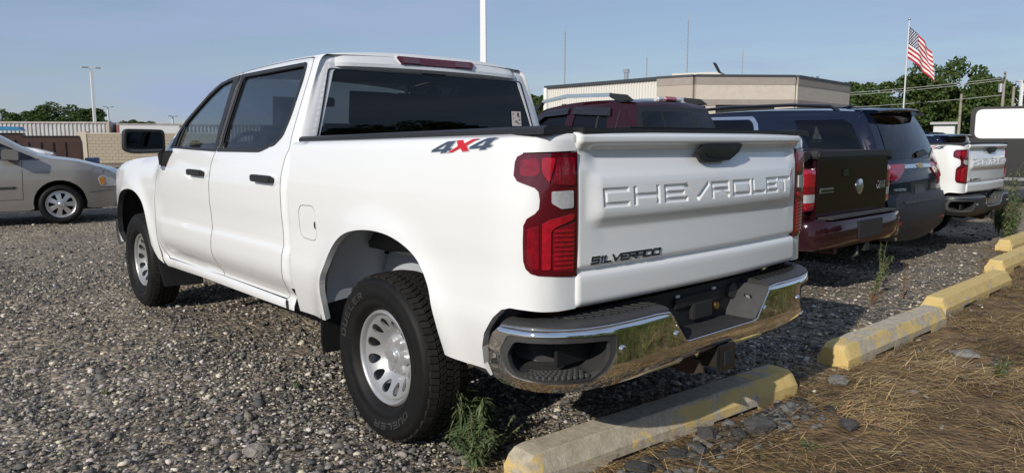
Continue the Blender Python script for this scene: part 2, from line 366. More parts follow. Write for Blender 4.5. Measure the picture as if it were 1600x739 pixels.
def bumper(u,v,off=0.):
    u=np.asarray(u,float); v=np.asarray(v,float)
    x,y,a,b=PBU(np.abs(u)); sg=np.where(u<0,-1,1)
    ins=pch(v,[.46,.49,.52,.56,.69,.705,.713,.718,.76],[.07,.04,.015,0,0,.002,.007,.014,.05])-off
    return np.stack([x-a*ins,sg*(y-b*ins),v+0*x],-1)

# ================================================================ ground
def gz(x,y):
    y=np.asarray(y,float); return -.011*np.clip(-2.-y,0,8.5)+0*np.asarray(x,float)
def edge_x(y):
    """where the gravel gives way to dirt and straw"""
    y=np.asarray(y,float); return np.interp(y,[-14,-9,-6,-3.5,-1,.3,1.0,1.6,3],[.3,.2,-.45,-.75,-.72,-.62,-.52,-.55,-1.3])
def nonuni(a,b,fine,lo,hi,g=1.12):
    c=list(np.arange(lo,hi,fine)); s=fine; x=c[-1]
    while x<b: s*=g; x+=s; c.append(x)
    s=fine; x=lo; pre=[]
    while x>a: s*=g; x-=s; pre.append(x)
    return np.array(pre[::-1]+c)
gx=nonuni(-700,900,.045,-3.4,6.5); gy=nonuni(-900,700,.045,-6.5,3.6)
GX,GY=np.meshgrid(gx,gy,indexing='ij')
near=np.exp(-np.clip(np.hypot(GX-1,GY)-8,0,None)/4)
GZ=gz(GX,GY)+near*(.022*vnoise(GX,GY,.55,1)+.016*vnoise(GX,GY,.17,2)+.012*vnoise(GX,GY,.07,3)*(GX<edge_x(GY)))-.012
gV=np.stack([GX,GY,GZ],-1).reshape(-1,3); n1,n2=GX.shape
ii,jj=np.meshgrid(np.arange(n1-1),np.arange(n2-1),indexing='ij'); aa=(ii*n2+jj).ravel(); gF=np.stack([aa,aa+n2,aa+n2+1,aa+1],1)
# zone colour attribute: red = dirt, green = grass
dirt=sstep(.18,-.18,GX-edge_x(GY)+.35*vnoise(GX,GY,.5,5)+.2*vnoise(GX,GY,.15,6))
grass=sstep(-2.35,-2.9,GX+.5*vnoise(GX,GY,.9,8)+.3*np.clip(GY-1.2,0,2)); far=sstep(60,75,np.hypot(GX,GY))
zone=np.stack([dirt,np.maximum(grass,far),0*dirt],-1).reshape(-1,3)
def ground_material():
    m=bpy.data.materials.new('gravel_and_dirt'); m.use_nodes=True; n=m.node_tree; b=n.nodes['Principled BSDF']; b.inputs['Roughness'].default_value=.95; b.inputs['Specular IOR Level'].default_value=.15
    N=lambda t:n.nodes.new('ShaderNode'+t); Lk=n.links.new
    tc=N('TexCoord'); at=N('Attribute'); at.attribute_name='tint'; sp=N('SeparateColor'); Lk(at.outputs[0],sp.inputs[0])
    def noise(s,d=6,r=.65):
        q=N('TexNoise'); q.inputs['Scale'].default_value=s; q.inputs['Detail'].default_value=d; q.inputs['Roughness'].default_value=r; Lk(tc.outputs['Object'],q.inputs[0]); return q
    def ramp(src,els):
        q=N('ValToRGB'); e=q.color_ramp.elements; e[0].position,e[0].color=els[0][0],(*els[0][1],1); e[1].position,e[1].color=els[-1][0],(*els[-1][1],1)
        for p_,c in els[1:-1]: k=e.new(p_); k.color=(*c,1)
        Lk(src,q.inputs[0]); return q
    # gravel: stones as voronoi cells of mixed tone
    vo=N('TexVoronoi'); vo.inputs['Scale'].default_value=34; vo.inputs['Randomness'].default_value=1; Lk(tc.outputs['Object'],vo.inputs[0])
    sc=N('SeparateColor'); Lk(vo.outputs['Color'],sc.inputs[0])
    st=ramp(sc.outputs[0],[(0,(.11,.102,.092)),(.40,(.20,.18,.152)),(.72,(.30,.26,.21)),(.9,(.42,.365,.29)),(1,(.54,.47,.37))])
    big=ramp(noise(.35,4).outputs[0],[(.32,(.72,.69,.66)),(.7,(1.30,1.22,1.10))]); mu=N('MixRGB'); mu.blend_type='MULTIPLY'; mu.inputs[0].default_value=1; Lk(st.outputs[0],mu.inputs[1]); Lk(big.outputs[0],mu.inputs[2])
    di=ramp(noise(7,9,.7).outputs[0],[(.30,(.075,.050,.030)),(.5,(.18,.118,.062)),(.72,(.34,.235,.115))])
    gr=ramp(noise(1.2,9,.7).outputs[0],[(.3,(.030,.045,.012)),(.55,(.06,.085,.022)),(.8,(.13,.13,.045))])
    x1=N('MixRGB'); Lk(sp.outputs[0],x1.inputs[0]); Lk(mu.outputs[0],x1.inputs[1]); Lk(di.outputs[0],x1.inputs[2])
    x2=N('MixRGB'); Lk(sp.outputs[1],x2.inputs[0]); Lk(x1.outputs[0],x2.inputs[1]); Lk(gr.outputs[0],x2.inputs[2]); Lk(x2.outputs[0],b.inputs['Base Color'])
    bp=N('Bump'); bp.inputs['Strength'].default_value=.9; bp.inputs['Distance'].default_value=.02
    ad=N('Math'); ad.operation='SUBTRACT'; Lk(noise(40,6).outputs[0],ad.inputs[0]); Lk(vo.outputs['Distance'],ad.inputs[1]); Lk(ad.outputs[0],bp.inputs['Height']); Lk(bp.outputs[0],b.inputs['Normal'])
    return m
G=bigmesh('ground',gV,gF,ground_material(),k=4,smooth=True,col=zone); G['kind']='structure'

# ================================================================ white pickup (the near one), truck frame = world frame
def wheel_parts(parent,x,yface,zc,side,lug=True,detail=True,steel=STEELW):
    """wheel (rim mesh) > tyre, tread, hub_cap, brake_drum ; local y axis outwards"""
    hub=bpy.data.objects.new
    RT=.391
    # rim barrel and lip
    prof=[(.192,-.030),(.197,-.026),(.200,-.018),(.204,-.008),(.209,-.003),(.214,-.001),(.219,-.012),(.224,-.016),(.229,-.004),(.234,.003),(.238,.001),(.239,-.008),(.232,-.016),(.21,-.05),(.205,-.17)]
    V,F=lathe(prof,72)
    rim=mk('wheel',V,F,steel,parent,smooth=True); rim.location=(x,yface*side,zc); rim.scale=(1,side,1)
    # disc with oval hand holes
    holes=[]
    for k in range(12):
        t=2*math.pi*(k+.5)/12; c=np.array([math.cos(t),math.sin(t)]); e=np.array([-c[1],c[0]]); H=[]
        for a in np.linspace(0,2*math.pi,14,endpoint=False):
            rr=.152+.029*math.cos(a); ww=.0235*math.sin(a)*(1+.28*math.cos(a)); H.append(tuple(c*rr+e*ww))
        holes.append(H)
    outer=[(.193*math.cos(t),.193*math.sin(t)) for t in np.linspace(0,2*math.pi,64,endpoint=False)]
    def dm(u,v,off=0.):
        r=np.hypot(u,v); y=pch(r,[0,.05,.085,.10,.12,.155,.18,.198],[-.086,-.086,-.084,-.076,-.060,-.036,-.024,-.020])+off
        return np.stack([u,y,v],-1)
    d=panel('wheel_disc',dm,outer,holes,.02,steel,rim,flange=.012,bstep=.012)
    # hub cap : domed boss with six lobes
    V=[];F=[];n=72
    for r_f,y in((1.,-.105),(1.,-.066),(.93,-.056),(.62,-.053),(.56,-.042),(.50,-.038),(.001,-.036)):
        for k in range(n):
            t=2*math.pi*k/n; lob=.070+.024*(.5+.5*math.cos(6*t))**.6 if r_f>.7 else .066
            V.append((lob*r_f*math.cos(t),y,lob*r_f*math.sin(t)))
    for i in range(6):
        for k in range(n): F.append((i*n+k,(i+1)*n+k,(i+1)*n+(k+1)%n,i*n+(k+1)%n))
    o=mk('hub_cap',V,F,mat('silver_plastic_cap',(.70,.70,.71),.22,metal=.75,coat=.5),rim,smooth=True); o.data.set_sharp_from_angle(angle=R(35))
    V,F=lathe([(.178,-.17),(.178,-.135),(.02,-.13)],32); mk('brake_drum',V,F,DARK,rim)
    # tyre
    prof=[(.222,-.012),(.236,.008),(.248,.020),(.262,.026),(.266,.024),(.285,.033),(.305,.038),(.325,.037),(.345,.030),(.350,.031),(.360,.025),(.372,.008),(.379,-.008),(.381,-.02)]
    prof=prof+[(.381,-.085),(.381,-.155)]+[(r,-.175-a) for r,a in reversed(prof[:-1])]
    V,F=lathe(prof,96); ty=mk('tyre',V,F,RUBBER,rim,smooth=True)
    # tread blocks
    mb=MB(); NP=78
    def blk(t0,t1,y0,y1,sk,r0=.378,r1=RT,r1b=None):
        r1b=r1b or r1; V=[]
        for rr in(0,1):
            for (t,y) in((t0,y0),(t1,y0),(t1+sk,y1),(t0+sk,y1)):
                r=(r1 if y==y0 else r1b) if rr else (r0 if y==y0 else r0); V.append((r*math.cos(t),y,r*math.sin(t)))
        mb.add(V,[(0,1,2,3),(7,6,5,4),(0,4,5,1),(1,5,6,2),(2,6,7,3),(3,7,4,0)])
    for k in range(NP):
        t=2*math.pi*k/NP; dt=2*math.pi/NP; j=(k%2)*.004
        blk(t+.06*dt,t+.90*dt,.010-j,-.030,.20*dt,.366,.3815-.003*(k%2),RT-.001)      # outer shoulder lug
        blk(t+.05*dt,t+.82*dt,-.037,-.066,-.35*dt)
        blk(t+.30*dt,t+1.08*dt,-.072,-.103,.30*dt)
        blk(t+.0*dt,t+.78*dt,-.109,-.138,-.3*dt)
        blk(t+.1*dt,t+.80*dt,-.145,-.187,.25*dt,.366,RT-.001,.382)
    tr=mb.build('tread_blocks',TREAD,rim); tr['kind']='stuff'
    # side wall lettering
    if detail:
        for word,a0,da,r0 in(('DUELER',14,10,.288),('DUELER',222,10,.288)):
            mb=MB()
            for i,ch in enumerate(word.replace('H','H')):
                if ch not in GLYPH: continue
                ac=R(a0+da*i)
                for qi,Q in enumerate(glyphquads(ch,-.5,.5,-.5,.5,.2)):
                    fn=lambda q,dd,ac=ac,qi=qi:((r0+.030*(q[1]+.5))*math.cos(ac+q[0]*R(7.6)),.0335+.0052*math.sin((q[1]+.5)*2)+dd+qi*.0002,(r0+.030*(q[1]+.5))*math.sin(ac+q[0]*R(7.6)))
                    mb.prism(Q,fn,.0022)
            mb.build('sidewall_lettering',mat('worn_tyre_lettering',(.045,.045,.044),.7,var=(30,1,(.014,.014,.014))),ty)
    return rim
def poly(*a): return list(a)
def build_pickup(name,loc,label,bumper_mat,grp):
    T=empty(name,loc,0,label,'pickup truck',grp)
    archf=[(3.745+a,b) for a,b in ARCH]
    # ---- doors -----------------------------------------------------------
    FD=[(2.96,.50),(3.02,.535),(3.058,.61),(3.075,.70),(3.08,.82),(3.07,.94),(3.05,1.04),(3.04,1.13),(3.03,1.21),(2.99,1.285)]
    FD_top=[(2.93,1.335),(2.80,1.435),(2.70,1.518),(2.56,1.608),(2.405,1.70),(2.24,1.768),(2.1,1.792),(1.945,1.806)]
    FD_rear=[(1.938,1.70),(1.937,1.45),(1.936,1.315),(1.94,1.23),(1.942,1.16),(1.95,1.09),(1.953,.99),(1.945,.90),(1.94,.82),(1.945,.74),(1.952,.66),(1.935,.577),(1.905,.508)]
    fdoor=FD+FD_top+FD_rear+[(2.3,.500)]
    rd_rear=[(.905,1.245),(.908,1.17),(.904,1.09),(.900,1.0),(.898,.916),(.898,.833),(.905,.762),(.91,.70),(.925,.61),(.955,.535),(.975,.507)]
    rdoor=[(1.897,.508),(1.927,.577),(1.944,.66),(1.937,.74),(1.932,.82),(1.937,.90),(1.945,.99),(1.942,1.09),(1.934,1.16),(1.932,1.23),(1.928,1.315),(1.929,1.45),(1.930,1.70),(1.937,1.807),(1.66,1.819),(1.3,1.826),(1.02,1.824),(.965,1.816),(.945,1.79),(.938,1.74),(.930,1.62),(.925,1.47),(.922,1.36)]+[(.912,1.29)]+rd_rear
    wf=[(2.77,1.326),(2.735,1.42),(2.655,1.497),(2.52,1.582),(2.372,1.668),(2.225,1.733),(2.10,1.755),(2.025,1.762),(1.985,1.33),(2.0,1.322)]
    wr=roundpoly([(1.86,1.325),(1.86,1.768),(1.022,1.780),(1.014,1.66),(1.018,1.50),(1.045,1.41),(1.12,1.362),(1.27,1.33)],.03,3)
    wf_o=roundpoly([(2.86,1.318),(2.785,1.42),(2.69,1.512),(2.545,1.600),(2.393,1.690),(2.235,1.757),(2.10,1.780),(1.942,1.790),(1.939,1.50),(1.939,1.302)],.006,2)
    wr_o=roundpoly([(1.9275,1.302),(1.9275,1.791),(1.005,1.801),(.985,1.70),(.992,1.50),(1.022,1.395),(1.11,1.342),(1.27,1.305)],.03,3)
    for sd in(1,-1):
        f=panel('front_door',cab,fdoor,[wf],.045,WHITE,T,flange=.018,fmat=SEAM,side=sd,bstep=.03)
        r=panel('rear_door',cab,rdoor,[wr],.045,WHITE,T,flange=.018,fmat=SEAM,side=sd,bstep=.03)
        panel('window_trim',cab,wf_o,[wf],.03,BLACKP,f,flange=.01,off=.004,side=sd)
        panel('window_trim',cab,wr_o,[wr],.03,BLACKP,r,flange=.01,off=.004,side=sd)
        panel('window_glass',cab,wf,[],.06,CLEAR,f,flange=0,off=-.012,side=sd)
        panel('window_glass',cab,wr,[],.06,MIDG,r,flange=0,off=-.012,side=sd)
        panel('quarter_bar',cab,[(2.735,1.33),(2.705,1.33),(2.655,1.46),(2.672,1.475)],[],.02,BLACKP,f,flange=.01,off=.002,side=sd)
        panel('pillar_strip',cab,[(1.905,1.32),(1.888,1.32),(1.888,1.772),(1.905,1.774)],[],.03,mat('bronze_grey_reflex',(.16,.12,.09),.2,metal=.6),r,flange=.003,off=.007,side=sd)
        # handles
        for d,x0 in((f,2.14),(r,1.095)):
            mb=MB(); prof=[(-.125,-.017),(-.105,-.022),(.125,-.019),(.13,.012),(.118,.020),(-.11,.018),(-.127,.006)]
            y0=Yside(1.16)+.0
            mb.prism(prof,lambda q,dd:(x0+q[0],(y0+.012+dd)*sd,1.165+q[1]),.026); mb.prism([(a*.97,b*.35-.004) for a,b in prof],lambda q,dd:(x0+q[0],(y0-.005+dd)*sd,1.165+q[1]),.02)
            mb.build('door_handle',BLACKP,d,bevel=.005)
            panel('handle_cup',cab,[(x0-.075+.075*math.cos(t),1.158+.034*math.sin(t)) for t in np.linspace(0,2*math.pi,20,endpoint=False)],[],.02,mat('white_paint_recess',(.78,.78,.77),.3,coat=.8),d,flange=.003,off=.0025,side=sd)
    # ---- cab shell (pillars, roof rails, quarter, rear wall) and rocker
    cabo=[(3.075,1.21),(3.085,1.262)]+[(a,float(roofz(a))) for a in np.linspace(3.05,.9,46)]+[(u,float(roofz(.9))) for u in np.linspace(.86,-.085,16)]+[(-.085,.55),(.85,.52),(.885,.50)]
    gap=.006
    def ins(polyg,g):
        c=np.array(polyg); A=np.roll(c,1,0); B=np.roll(c,-1,0); t=B-A; t/=np.linalg.norm(t,axis=1)[:,None]; n=np.stack([t[:,1],-t[:,0]],1)
        ar=.5*np.sum(c[:,0]*np.roll(c[:,1],-1)-np.roll(c[:,0],-1)*c[:,1])
        return [tuple(q) for q in (c+n*g*(1 if ar>0 else -1))]
    # door aperture: union outline of both doors, grown by the shut gap
    ap=FD+FD_top+[(1.937,1.807),(1.66,1.819),(1.3,1.826),(1.02,1.824),(.965,1.816),(.945,1.79),(.938,1.74),(.930,1.62),(.925,1.47),(.922,1.36),(.912,1.29)]+rd_rear+[(1.9,.5115),(2.5,.5045)]
    apg=ins(ap,.006)
    cab_out=[(3.068,1.215),(3.075,1.268)]+[(a,float(roofz(a))) for a in np.linspace(3.05,.9,46)]+[(u,float(roofz(.9))) for u in np.linspace(.86,-.085,16)]
    cab_out+= [(-.085,.62),(.5,.62),(.80,.60),(.84,.47),(1.5,.452),(2.3,.446),(3.02,.43),(3.07,.47),(3.088,.60)]
    # aperture closes 20 mm inside the shell outline at the front hinge side
    apf=[(min(a,3.066) if b<1.2 else a,b) for a,b in apg]
    gl=roundpoly([(.752,1.385),(.752,1.757),(-.085-.4,1.757),(-.085-.4,1.385)],.03,3)
    # rear glass hole must stay inside: half pattern ends on the centre line u=-.085
    uc=-.018
    cab_out=[(max(a,uc),b) for a,b in cab_out]
    glh=[(uc,1.372),(.748,1.372),(.772,1.395)]+[(.765,1.55),(.752,1.74),(.735,1.757)]+[(uc,1.757)]
    # split the shell: side part with the door aperture, rear part with the glass opening
    us=.878; ug=float(np.interp(.873,PC.C[PC.u<.9][:,1],PC.u[PC.u<.9])); um=ug-.03
    skp=lambda P:(P[:,1]>roofz(np.maximum(P[:,0],.9))-.003)|(np.abs(P[:,0]-us)<.001)|(np.abs(P[:,0]-ug)<.001)
    side_out=[(3.07,1.20),(3.078,1.266)]+[(a,float(roofz(a))) for a in np.linspace(3.05,us,46)]+[(us,.60),(us,.455),(1.5,.450),(2.3,.446),(3.02,.43),(3.065,.47),(3.088,.62),(3.094,.82)]
    zr=float(roofz(.9))
    corner_out=[(us,zr),(us,.58),(ug,.58),(ug,zr)]
    rear_out=[(ug,zr),(ug,.58),(uc,.58),(uc,1.372),(ug-.012,1.372),(ug-.004,1.385),(ug-.004,1.745),(ug-.016,1.757),(uc,1.757),(uc,zr)]
    for sd in(1,-1):
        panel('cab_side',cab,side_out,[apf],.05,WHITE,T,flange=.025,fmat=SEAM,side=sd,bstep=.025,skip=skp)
        panel('cab_corner',cab,corner_out,[],.016,WHITE,T,flange=0,side=sd,bstep=.016)
        panel('cab_rear_wall',cab,rear_out,[],.05,WHITE,T,flange=.02,side=sd,bstep=.03,skip=skp)
        mb=MB()  # door jamb behind the shut lines
        mb.box((.93,.86*sd,.5),(3.0,.875*sd,1.26)); mb.build('door_inner',INTERIOR,T)
    # ---- rear window
    def rg(u,v,off=0.):
        a=np.abs(u); P=cab(.832+.0*a-(0)+0*u,v,off); Yg=np.asarray(u); X=cab(np.full_like(a,.3),v,off)
        return np.stack([X[...,0],Yg,X[...,2]],-1)
    wb,wt=.806,.690
    glass=roundpoly([(wb,1.374),(wt+.008,1.757),(-wt-.008,1.757),(-wb,1.374)],.02,3)
    rw=panel('rear_window',rg,glass,[],.12,PRIV,T,flange=0,off=-.004)
    fr=panel('window_seal',rg,roundpoly([(wb+.012,1.364),(wt+.018,1.762),(-wt-.018,1.762),(-wb-.012,1.364)],.02,3),[glass],.1,BLACKG,rw,flange=.008,off=.001)
    # parking permit sticker
    st=panel('sticker',rg,[(-.598,1.465),(-.60,1.560),(-.682,1.560),(-.682,1.465)],[],.1,mat('paper_sticker',(.62,.55,.50),.6),rw,flange=0,off=.0015)
    mb=MB()
    for i,(a,b,w,h) in enumerate([(-.61,1.538,.006,.012),(-.612,1.512,.004,.010),(-.648,1.528,.016,.020),(-.652,1.545,.012,.008),(-.663,1.52,.006,.008),(-.625,1.488,.030,.004),(-.628,1.497,.022,.003),(-.645,1.478,.03,.003),(-.662,1.50,.008,.010)]):
        mb.prism([(a,b),(a-w,b),(a-w,b+h),(a,b+h)],lambda q,dd:tuple(rg(np.array(q[0]),np.array(q[1]),.0022+dd)),.0004)
    mb.build('sticker_print',mat('sticker_ink',(.05,.05,.05),.6),st)
    # ---- roof, windshield, hood as lofts across the roof line
    def loft(xs,name,m,crown,bow,inset=0.0,nt_=14,mt=1.0,dz=0.):
        V=[];F=[]; ts=np.linspace(-mt,mt,nt_)
        for x in xs:
            zt=float(roofz(x)); e=cab(np.array([x]),np.array([zt-.0008]))[0]
            for t in ts: V.append((e[0]+bow(x)*(1-(t/1.0)**2),e[1]*t,e[2]+crown(x)*(1-abs(t)**2.2)+dz))
        n=len(ts)
        for i in range(len(xs)-1):
            for j in range(n-1): F.append((i*n+j,i*n+j+1,(i+1)*n+j+1,(i+1)*n+j))
        return mk(name,V,F,m,T,smooth=True)
    loft([.842,.850,.860,.875]+list(np.linspace(.90,2.30,24)),'roof',WHITE,lambda x:.035*sstep(.86,1.3,x)+.012,lambda x:.10*sstep(1.9,2.3,x)-.03*sstep(1.2,.9,x))
    loft(list(np.linspace(2.30,3.00,14)),'windshield',CLEAR,lambda x:.045-.03*sstep(2.3,3.0,x),lambda x:.10+.10*sstep(2.3,3.0,x),nt_=20)
    loft(list(np.linspace(3.0,4.70,20)),'hood',WHITE,lambda x:.05,lambda x:.20-.17*sstep(3.0,3.4,x)+.05*sstep(4.2,4.7,x))
    # roof rear spoiler lip: wedge from roof edge to lip over the glass
    V=[];F=[]; ys=np.sin(np.linspace(-math.pi/2,math.pi/2,25))
    for t in ys:
        c=1-abs(t)**2.6; y=t*.715; b=.030*(1-t*t)-.055*max(0,(abs(t)-.86)/.14)**2
        V+=[(1.0-b,t*.705,1.838+.050*c),(.905-b,t*.705,1.838+.036*c),(.866-b,y*.985,1.792+.012*c),(.864-b,y*.985,1.772+.012*c),(.885-b,y*.975,1.760+.008*c),(.94-b,y*.97,1.755+.008*c)]
    for i in range(24):
        for j in range(5): F.append((i*6+j,i*6+j+1,(i+1)*6+j+1,(i+1)*6+j))
    F.append((0,5,4,3,2,1)); F.append(tuple(24*6+j for j in(0,1,2,3,4,5)))
    o=mk('roof_spoiler',V,F,WHITE,T,smooth=True); o.data.set_sharp_from_angle(angle=R(24))
    # centre high stop lamp
    mb=MB(); pr=[(-.272,1.836),(.272,1.836),(.285,1.825),(.262,1.790),(-.262,1.790),(-.285,1.825)]
    mb.prism([(a*1.015,(b-1.813)*1.12+1.813) for a,b in pr],lambda q,dd:(.872-.03*(1-(q[0]/.72)**2)-.5*(1.813-q[1])*.9-dd,q[0],q[1]+.018),-.03)
    sp=mb.build('stop_lamp',WHITE,T,bevel=.003)
    mb=MB(); mb.prism(pr,lambda q,dd:(.8660-.03*(1-(q[0]/.72)**2)-.5*(1.813-q[1])*.9-dd,q[0],q[1]+.018),-.02); mb.build('stop_lamp_lens',REDDARK,sp,bevel=.003)
    for s_ in(-1,1):
      mb=MB(); mb.prism([(s_*.13,1.827),(s_*.245,1.827),(s_*.245,1.798),(s_*.13,1.798)][::s_],lambda q,dd:(.8640-.03*(1-(q[0]/.72)**2)-.5*(1.813-q[1])*.9-dd,q[0],q[1]+.018),-.004)
      mb.build('cargo_lamp',mat('smoky_red_lens',(.10,.04,.05),.15,coat=1.),sp)
    # ---- front fender and nose
    fo=[(3.096,.62),(3.103,.82),(3.093,.94),(3.073,1.04),(3.063,1.13),(3.078,1.20),(3.088,1.262)]+[(a,float(roofz(a))) for a in np.linspace(3.12,4.72,24)]+[(5.3,1.07),(5.75,1.06),(5.75,.55),(4.75,.50),(4.35,.48),(4.16,.50)]
    fo+=[(3.745+a,b) for a,b in ARCH[1:-1]]+[(3.20,.56),(3.14,.475),(3.075,.44),(3.085,.50)]
    for sd in(1,-1):
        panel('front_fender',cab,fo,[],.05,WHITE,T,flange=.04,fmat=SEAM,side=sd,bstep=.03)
        panel('headlamp',cab,[(4.75,1.06),(5.05,1.05),(5.05,.93),(4.80,.90),(4.66,.97)],[],.05,CLEARL,T,flange=.01,off=.006,side=sd)
        panel('grille_half',cab,[(5.08,1.05),(5.74,1.05),(5.74,.72),(5.08,.72)],[],.06,BLACKP,T,flange=.01,off=.006,side=sd)
        panel('front_bumper_half',cab,[(4.4,.66),(5.74,.66),(5.74,.46),(4.75,.44),(4.3,.46)],[],.06,BLACKP,T,flange=.03,off=.03,side=sd)
        # wheel houses
        for xc,m in((0,GREYLINER),(3.745,DARK)):
            V=[];F=[]; A=[(a+xc,b) for a,b in ARCH]
            A=[(xc+(a-xc)*1.03,.40+(b-.40)*1.02) for a,b in A]
            ny=4
            for a,b in A:
                for j in range(ny): V.append((a,(.968-j*.13)*sd,b+(0 if j==0 else .015)))
            for i in range(len(A)-1):
                for j in range(ny-1): F.append((i*ny+j,i*ny+j+1,(i+1)*ny+j+1,(i+1)*ny+j))
            mk('wheel_house',V,F,m,T,smooth=True)
        mb=MB(); mb.box((-.60,.560*sd,.42),(.62,.575*sd,1.02)); mb.build('wheel_house_wall',DARK,T)
        # grey inner panel with ribs and bolts ahead of the rear wheel
        mb=MB(); mb.prism([(.50,.42),(.50,.90),(.25,.95),(.06,.80),(.16,.66),(.20,.42)],lambda q,dd:(q[0],(.640-dd)*sd,q[1]),.012)
        mb.box((.02,.600*sd,.835),(.46,.665*sd,.850)); mb.obox((.26,.66*sd,.90),(.03,.05,.16),ry=-.5)
        w=mb.build('inner_bed_panel',GREYLINER,T,bevel=.004)
        mb=MB(); mb.box((-.52,.590*sd,.86),(.10,.66*sd,.905)); mb.build('bed_crossmember',GREYLINER,T,bevel=.005)
        for bx,bz in((.40,.80),(.31,.845),(.22,.845),(.12,.845),(.42,.62)): MB().tube([(bx,.655*sd,bz),(bx,.672*sd,bz)],.009,6).build('bolt',DARK,w)
        mb=MB(); mb.tube([(-.55,.60*sd,.60),(-.3,.60*sd,.52),(0,.60*sd,.50),(.3,.60*sd,.52),(.62,.60*sd,.60)],.035,6); mb.build('leaf_spring',RUST,T)
        mb=MB(); mb.tube([(-.25,.58*sd,.80),(-.05,.66*sd,.42)],.035,8); mb.build('shock_absorber',RUST,T)
        # flaps
        mb=MB(); mb.prism([(.70,.60),(.985,.60),(.985,.36),(.97,.30),(.72,.29)],lambda q,dd:(.515-dd+.06*(.6-q[1]),q[0]*sd,q[1]),.012); mb.build('mud_flap',BLACKP,T,bevel=.004)
        mb=MB(); mb.prism([(.66,.56),(.975,.56),(.985,.40),(.97,.26),(.68,.25)],lambda q,dd:(3.20-dd-.42*(.56-q[1])*.9,q[0]*sd,q[1]),.014); mb.build('mud_flap',BLACKP,T,bevel=.004)
        mb=MB(); mb.prism([(-.53,.55),(-.80,.545),(-.82,.49),(-.58,.515)],lambda q,dd:(q[0],(.955-dd)*sd,q[1]),.35); mb.build('rear_liner',BLACKP,T)
        panel('rocker_patch',cab,[(.96,.50),(.985,.50),(.965,.455),(.935,.452)],[],.02,BLACKP,T,flange=.002,off=.003,side=sd)
    # ---- bed sides
    tail=[(-1.181,1.331),(-0.962,1.326),(-.941,1.316),(-0.933,1.298),(-0.931,1.252),(-0.945,1.233),(-1.008,1.212),(-1.024,1.196),(-1.028,1.168),(-1.025,1.138),(-1.012,1.122),(-0.984,1.104),(-0.972,1.080),(-.970,1.02),(-0.971,0.955),(-0.979,.928),(-0.996,0.912),(-1.022,0.905),(-1.181,0.893)]
    bo=[(.800,.47),(.798,1.0),(.796,1.40)]+[(u,float(railz(PB(u)[0]))-.04+.04*1.5) for u in np.linspace(.74,-1.06,30)]
    bo+=[(-1.178,1.41),(-1.186,1.395),(-1.188,1.37),(-1.181,1.340)]+[(-1.181,1.331)]
    tl=tail[1:-1]
    bo=bo[:-1]+[(-1.181,1.336)]+[(a,b+.004) for a,b in [tl[0]]]+tl+[(-1.181,.889),(-1.181,.774),(-1.10,.773),(-1.04,.775),(-.979,.780),(-.917,.783),(-.879,.772),(-.839,.737),(-.787,.668),(-.765,.61),(-.756,.54),(-.786,.50),(-.763,.522),(-.656,.520)]
    bo+=ARCH[::-1]+[(.478,.48)]
    fuel=roundpoly([(.690,.885),(.690,1.045),(.512,1.050),(.512,.875)],.05,4)
    fuelg=[(.601+(a-.601)*1.035,.963+(b-.963)*1.035) for a,b in fuel]
    for sd in(1,-1):
        b=panel('bed_side',bed,bo,[fuelg] if sd>0 else [],.04,WHITE,T,flange=.03,side=sd,bstep=.018)
        if sd>0:
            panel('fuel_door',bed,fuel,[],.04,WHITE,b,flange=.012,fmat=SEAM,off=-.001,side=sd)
            panel('finger_notch',bed,[(.520,.955+.022*math.sin(t)+0*t) if False else (.517+.014*max(0,math.cos(t)),.955+.020*math.sin(t)) for t in np.linspace(-math.pi/2,math.pi/2,10)],[],.02,DARK,b,flange=0,off=.0015,side=sd)
            panel('fuel_pocket',bed,[(.601+(a-.601)*1.1,.963+(b-.963)*1.1) for a,b in fuel],[],.05,DARK,b,flange=0,off=-.02,side=sd)
        # decal 4x4
        for ch,(a,c),m in(('4',(-.455,-.585),'dark'),('X',(-.565,-.715),'red'),('4',(-.690,-.818),'dark')):
            e=.0
            if ch=='4': P=[[(0,.35),(.62,1),(1.02,1),(.86,.36),(1.0,.36),(.93,.16),(.80,.16),(.76,0),(.46,0),(.52,.16),(.02,.16)],[(.30,.36),(.57,.36),(.66,.74)]]
            else: P=[[(0,0),(.34,.5),(.18,1),(.42,1),(.56,.66),(.80,1),(1.06,1),(.68,.5),(.86,0),(.60,0),(.46,.33),(.22,0)],[]]
            def cv(q,g=1.0,cx=.5,cy=.5):
                x=cx+(q[0]-cx)*g; y=cy+(q[1]-cy)*g
                u=a+(c-a)*(x+.12*(y-.5)); return (u,1.319+.043*y+ .062*(-.455-u))
            O=[cv(q) for q in P[0]]; H=[[cv(q) for q in P[1]]] if P[1] else []
            d=panel('decal_character',bed,[cv(q,1.10) for q in P[0]],[],.02,mat('decal_silver',(.45,.46,.48),.3),b,flange=0,off=.0012+(.0006 if m=='red' else 0),side=sd)
            panel('decal_face',bed,O,H,.02,mat('decal_slate',(.045,.065,.095),.35) if m=='dark' else mat('decal_red',(.50,.012,.02),.35),d,flange=0,off=.0016+(.0010 if m=='red' else 0),side=sd)
        # tail lamp
        L=panel('tail_lamp',bed,tail,[],.016,REDDARK,T,flange=.05,off=.005,side=sd,bstep=.012)
        def lens(nm,pg,m,o_): panel(nm,bed,pg,[],.02,m,L,flange=.006,off=o_,side=sd,bstep=.014)
        lens('brake_lens',roundpoly([(-.957,1.306),(-1.022,1.312),(-1.030,1.262),(-1.010,1.248),(-.957,1.252)],.012,3),REDLENS,.008)
        lens('brake_lens',roundpoly([(-1.035,1.313),(-1.085,1.312),(-1.06,1.225),(-1.035,1.262)],.010,3),REDBRIGHT,.009)
        lens('brake_lens',roundpoly([(-1.093,1.312),(-1.168,1.315),(-1.168,1.215),(-1.075,1.222)],.010,3),REDLENS,.008)
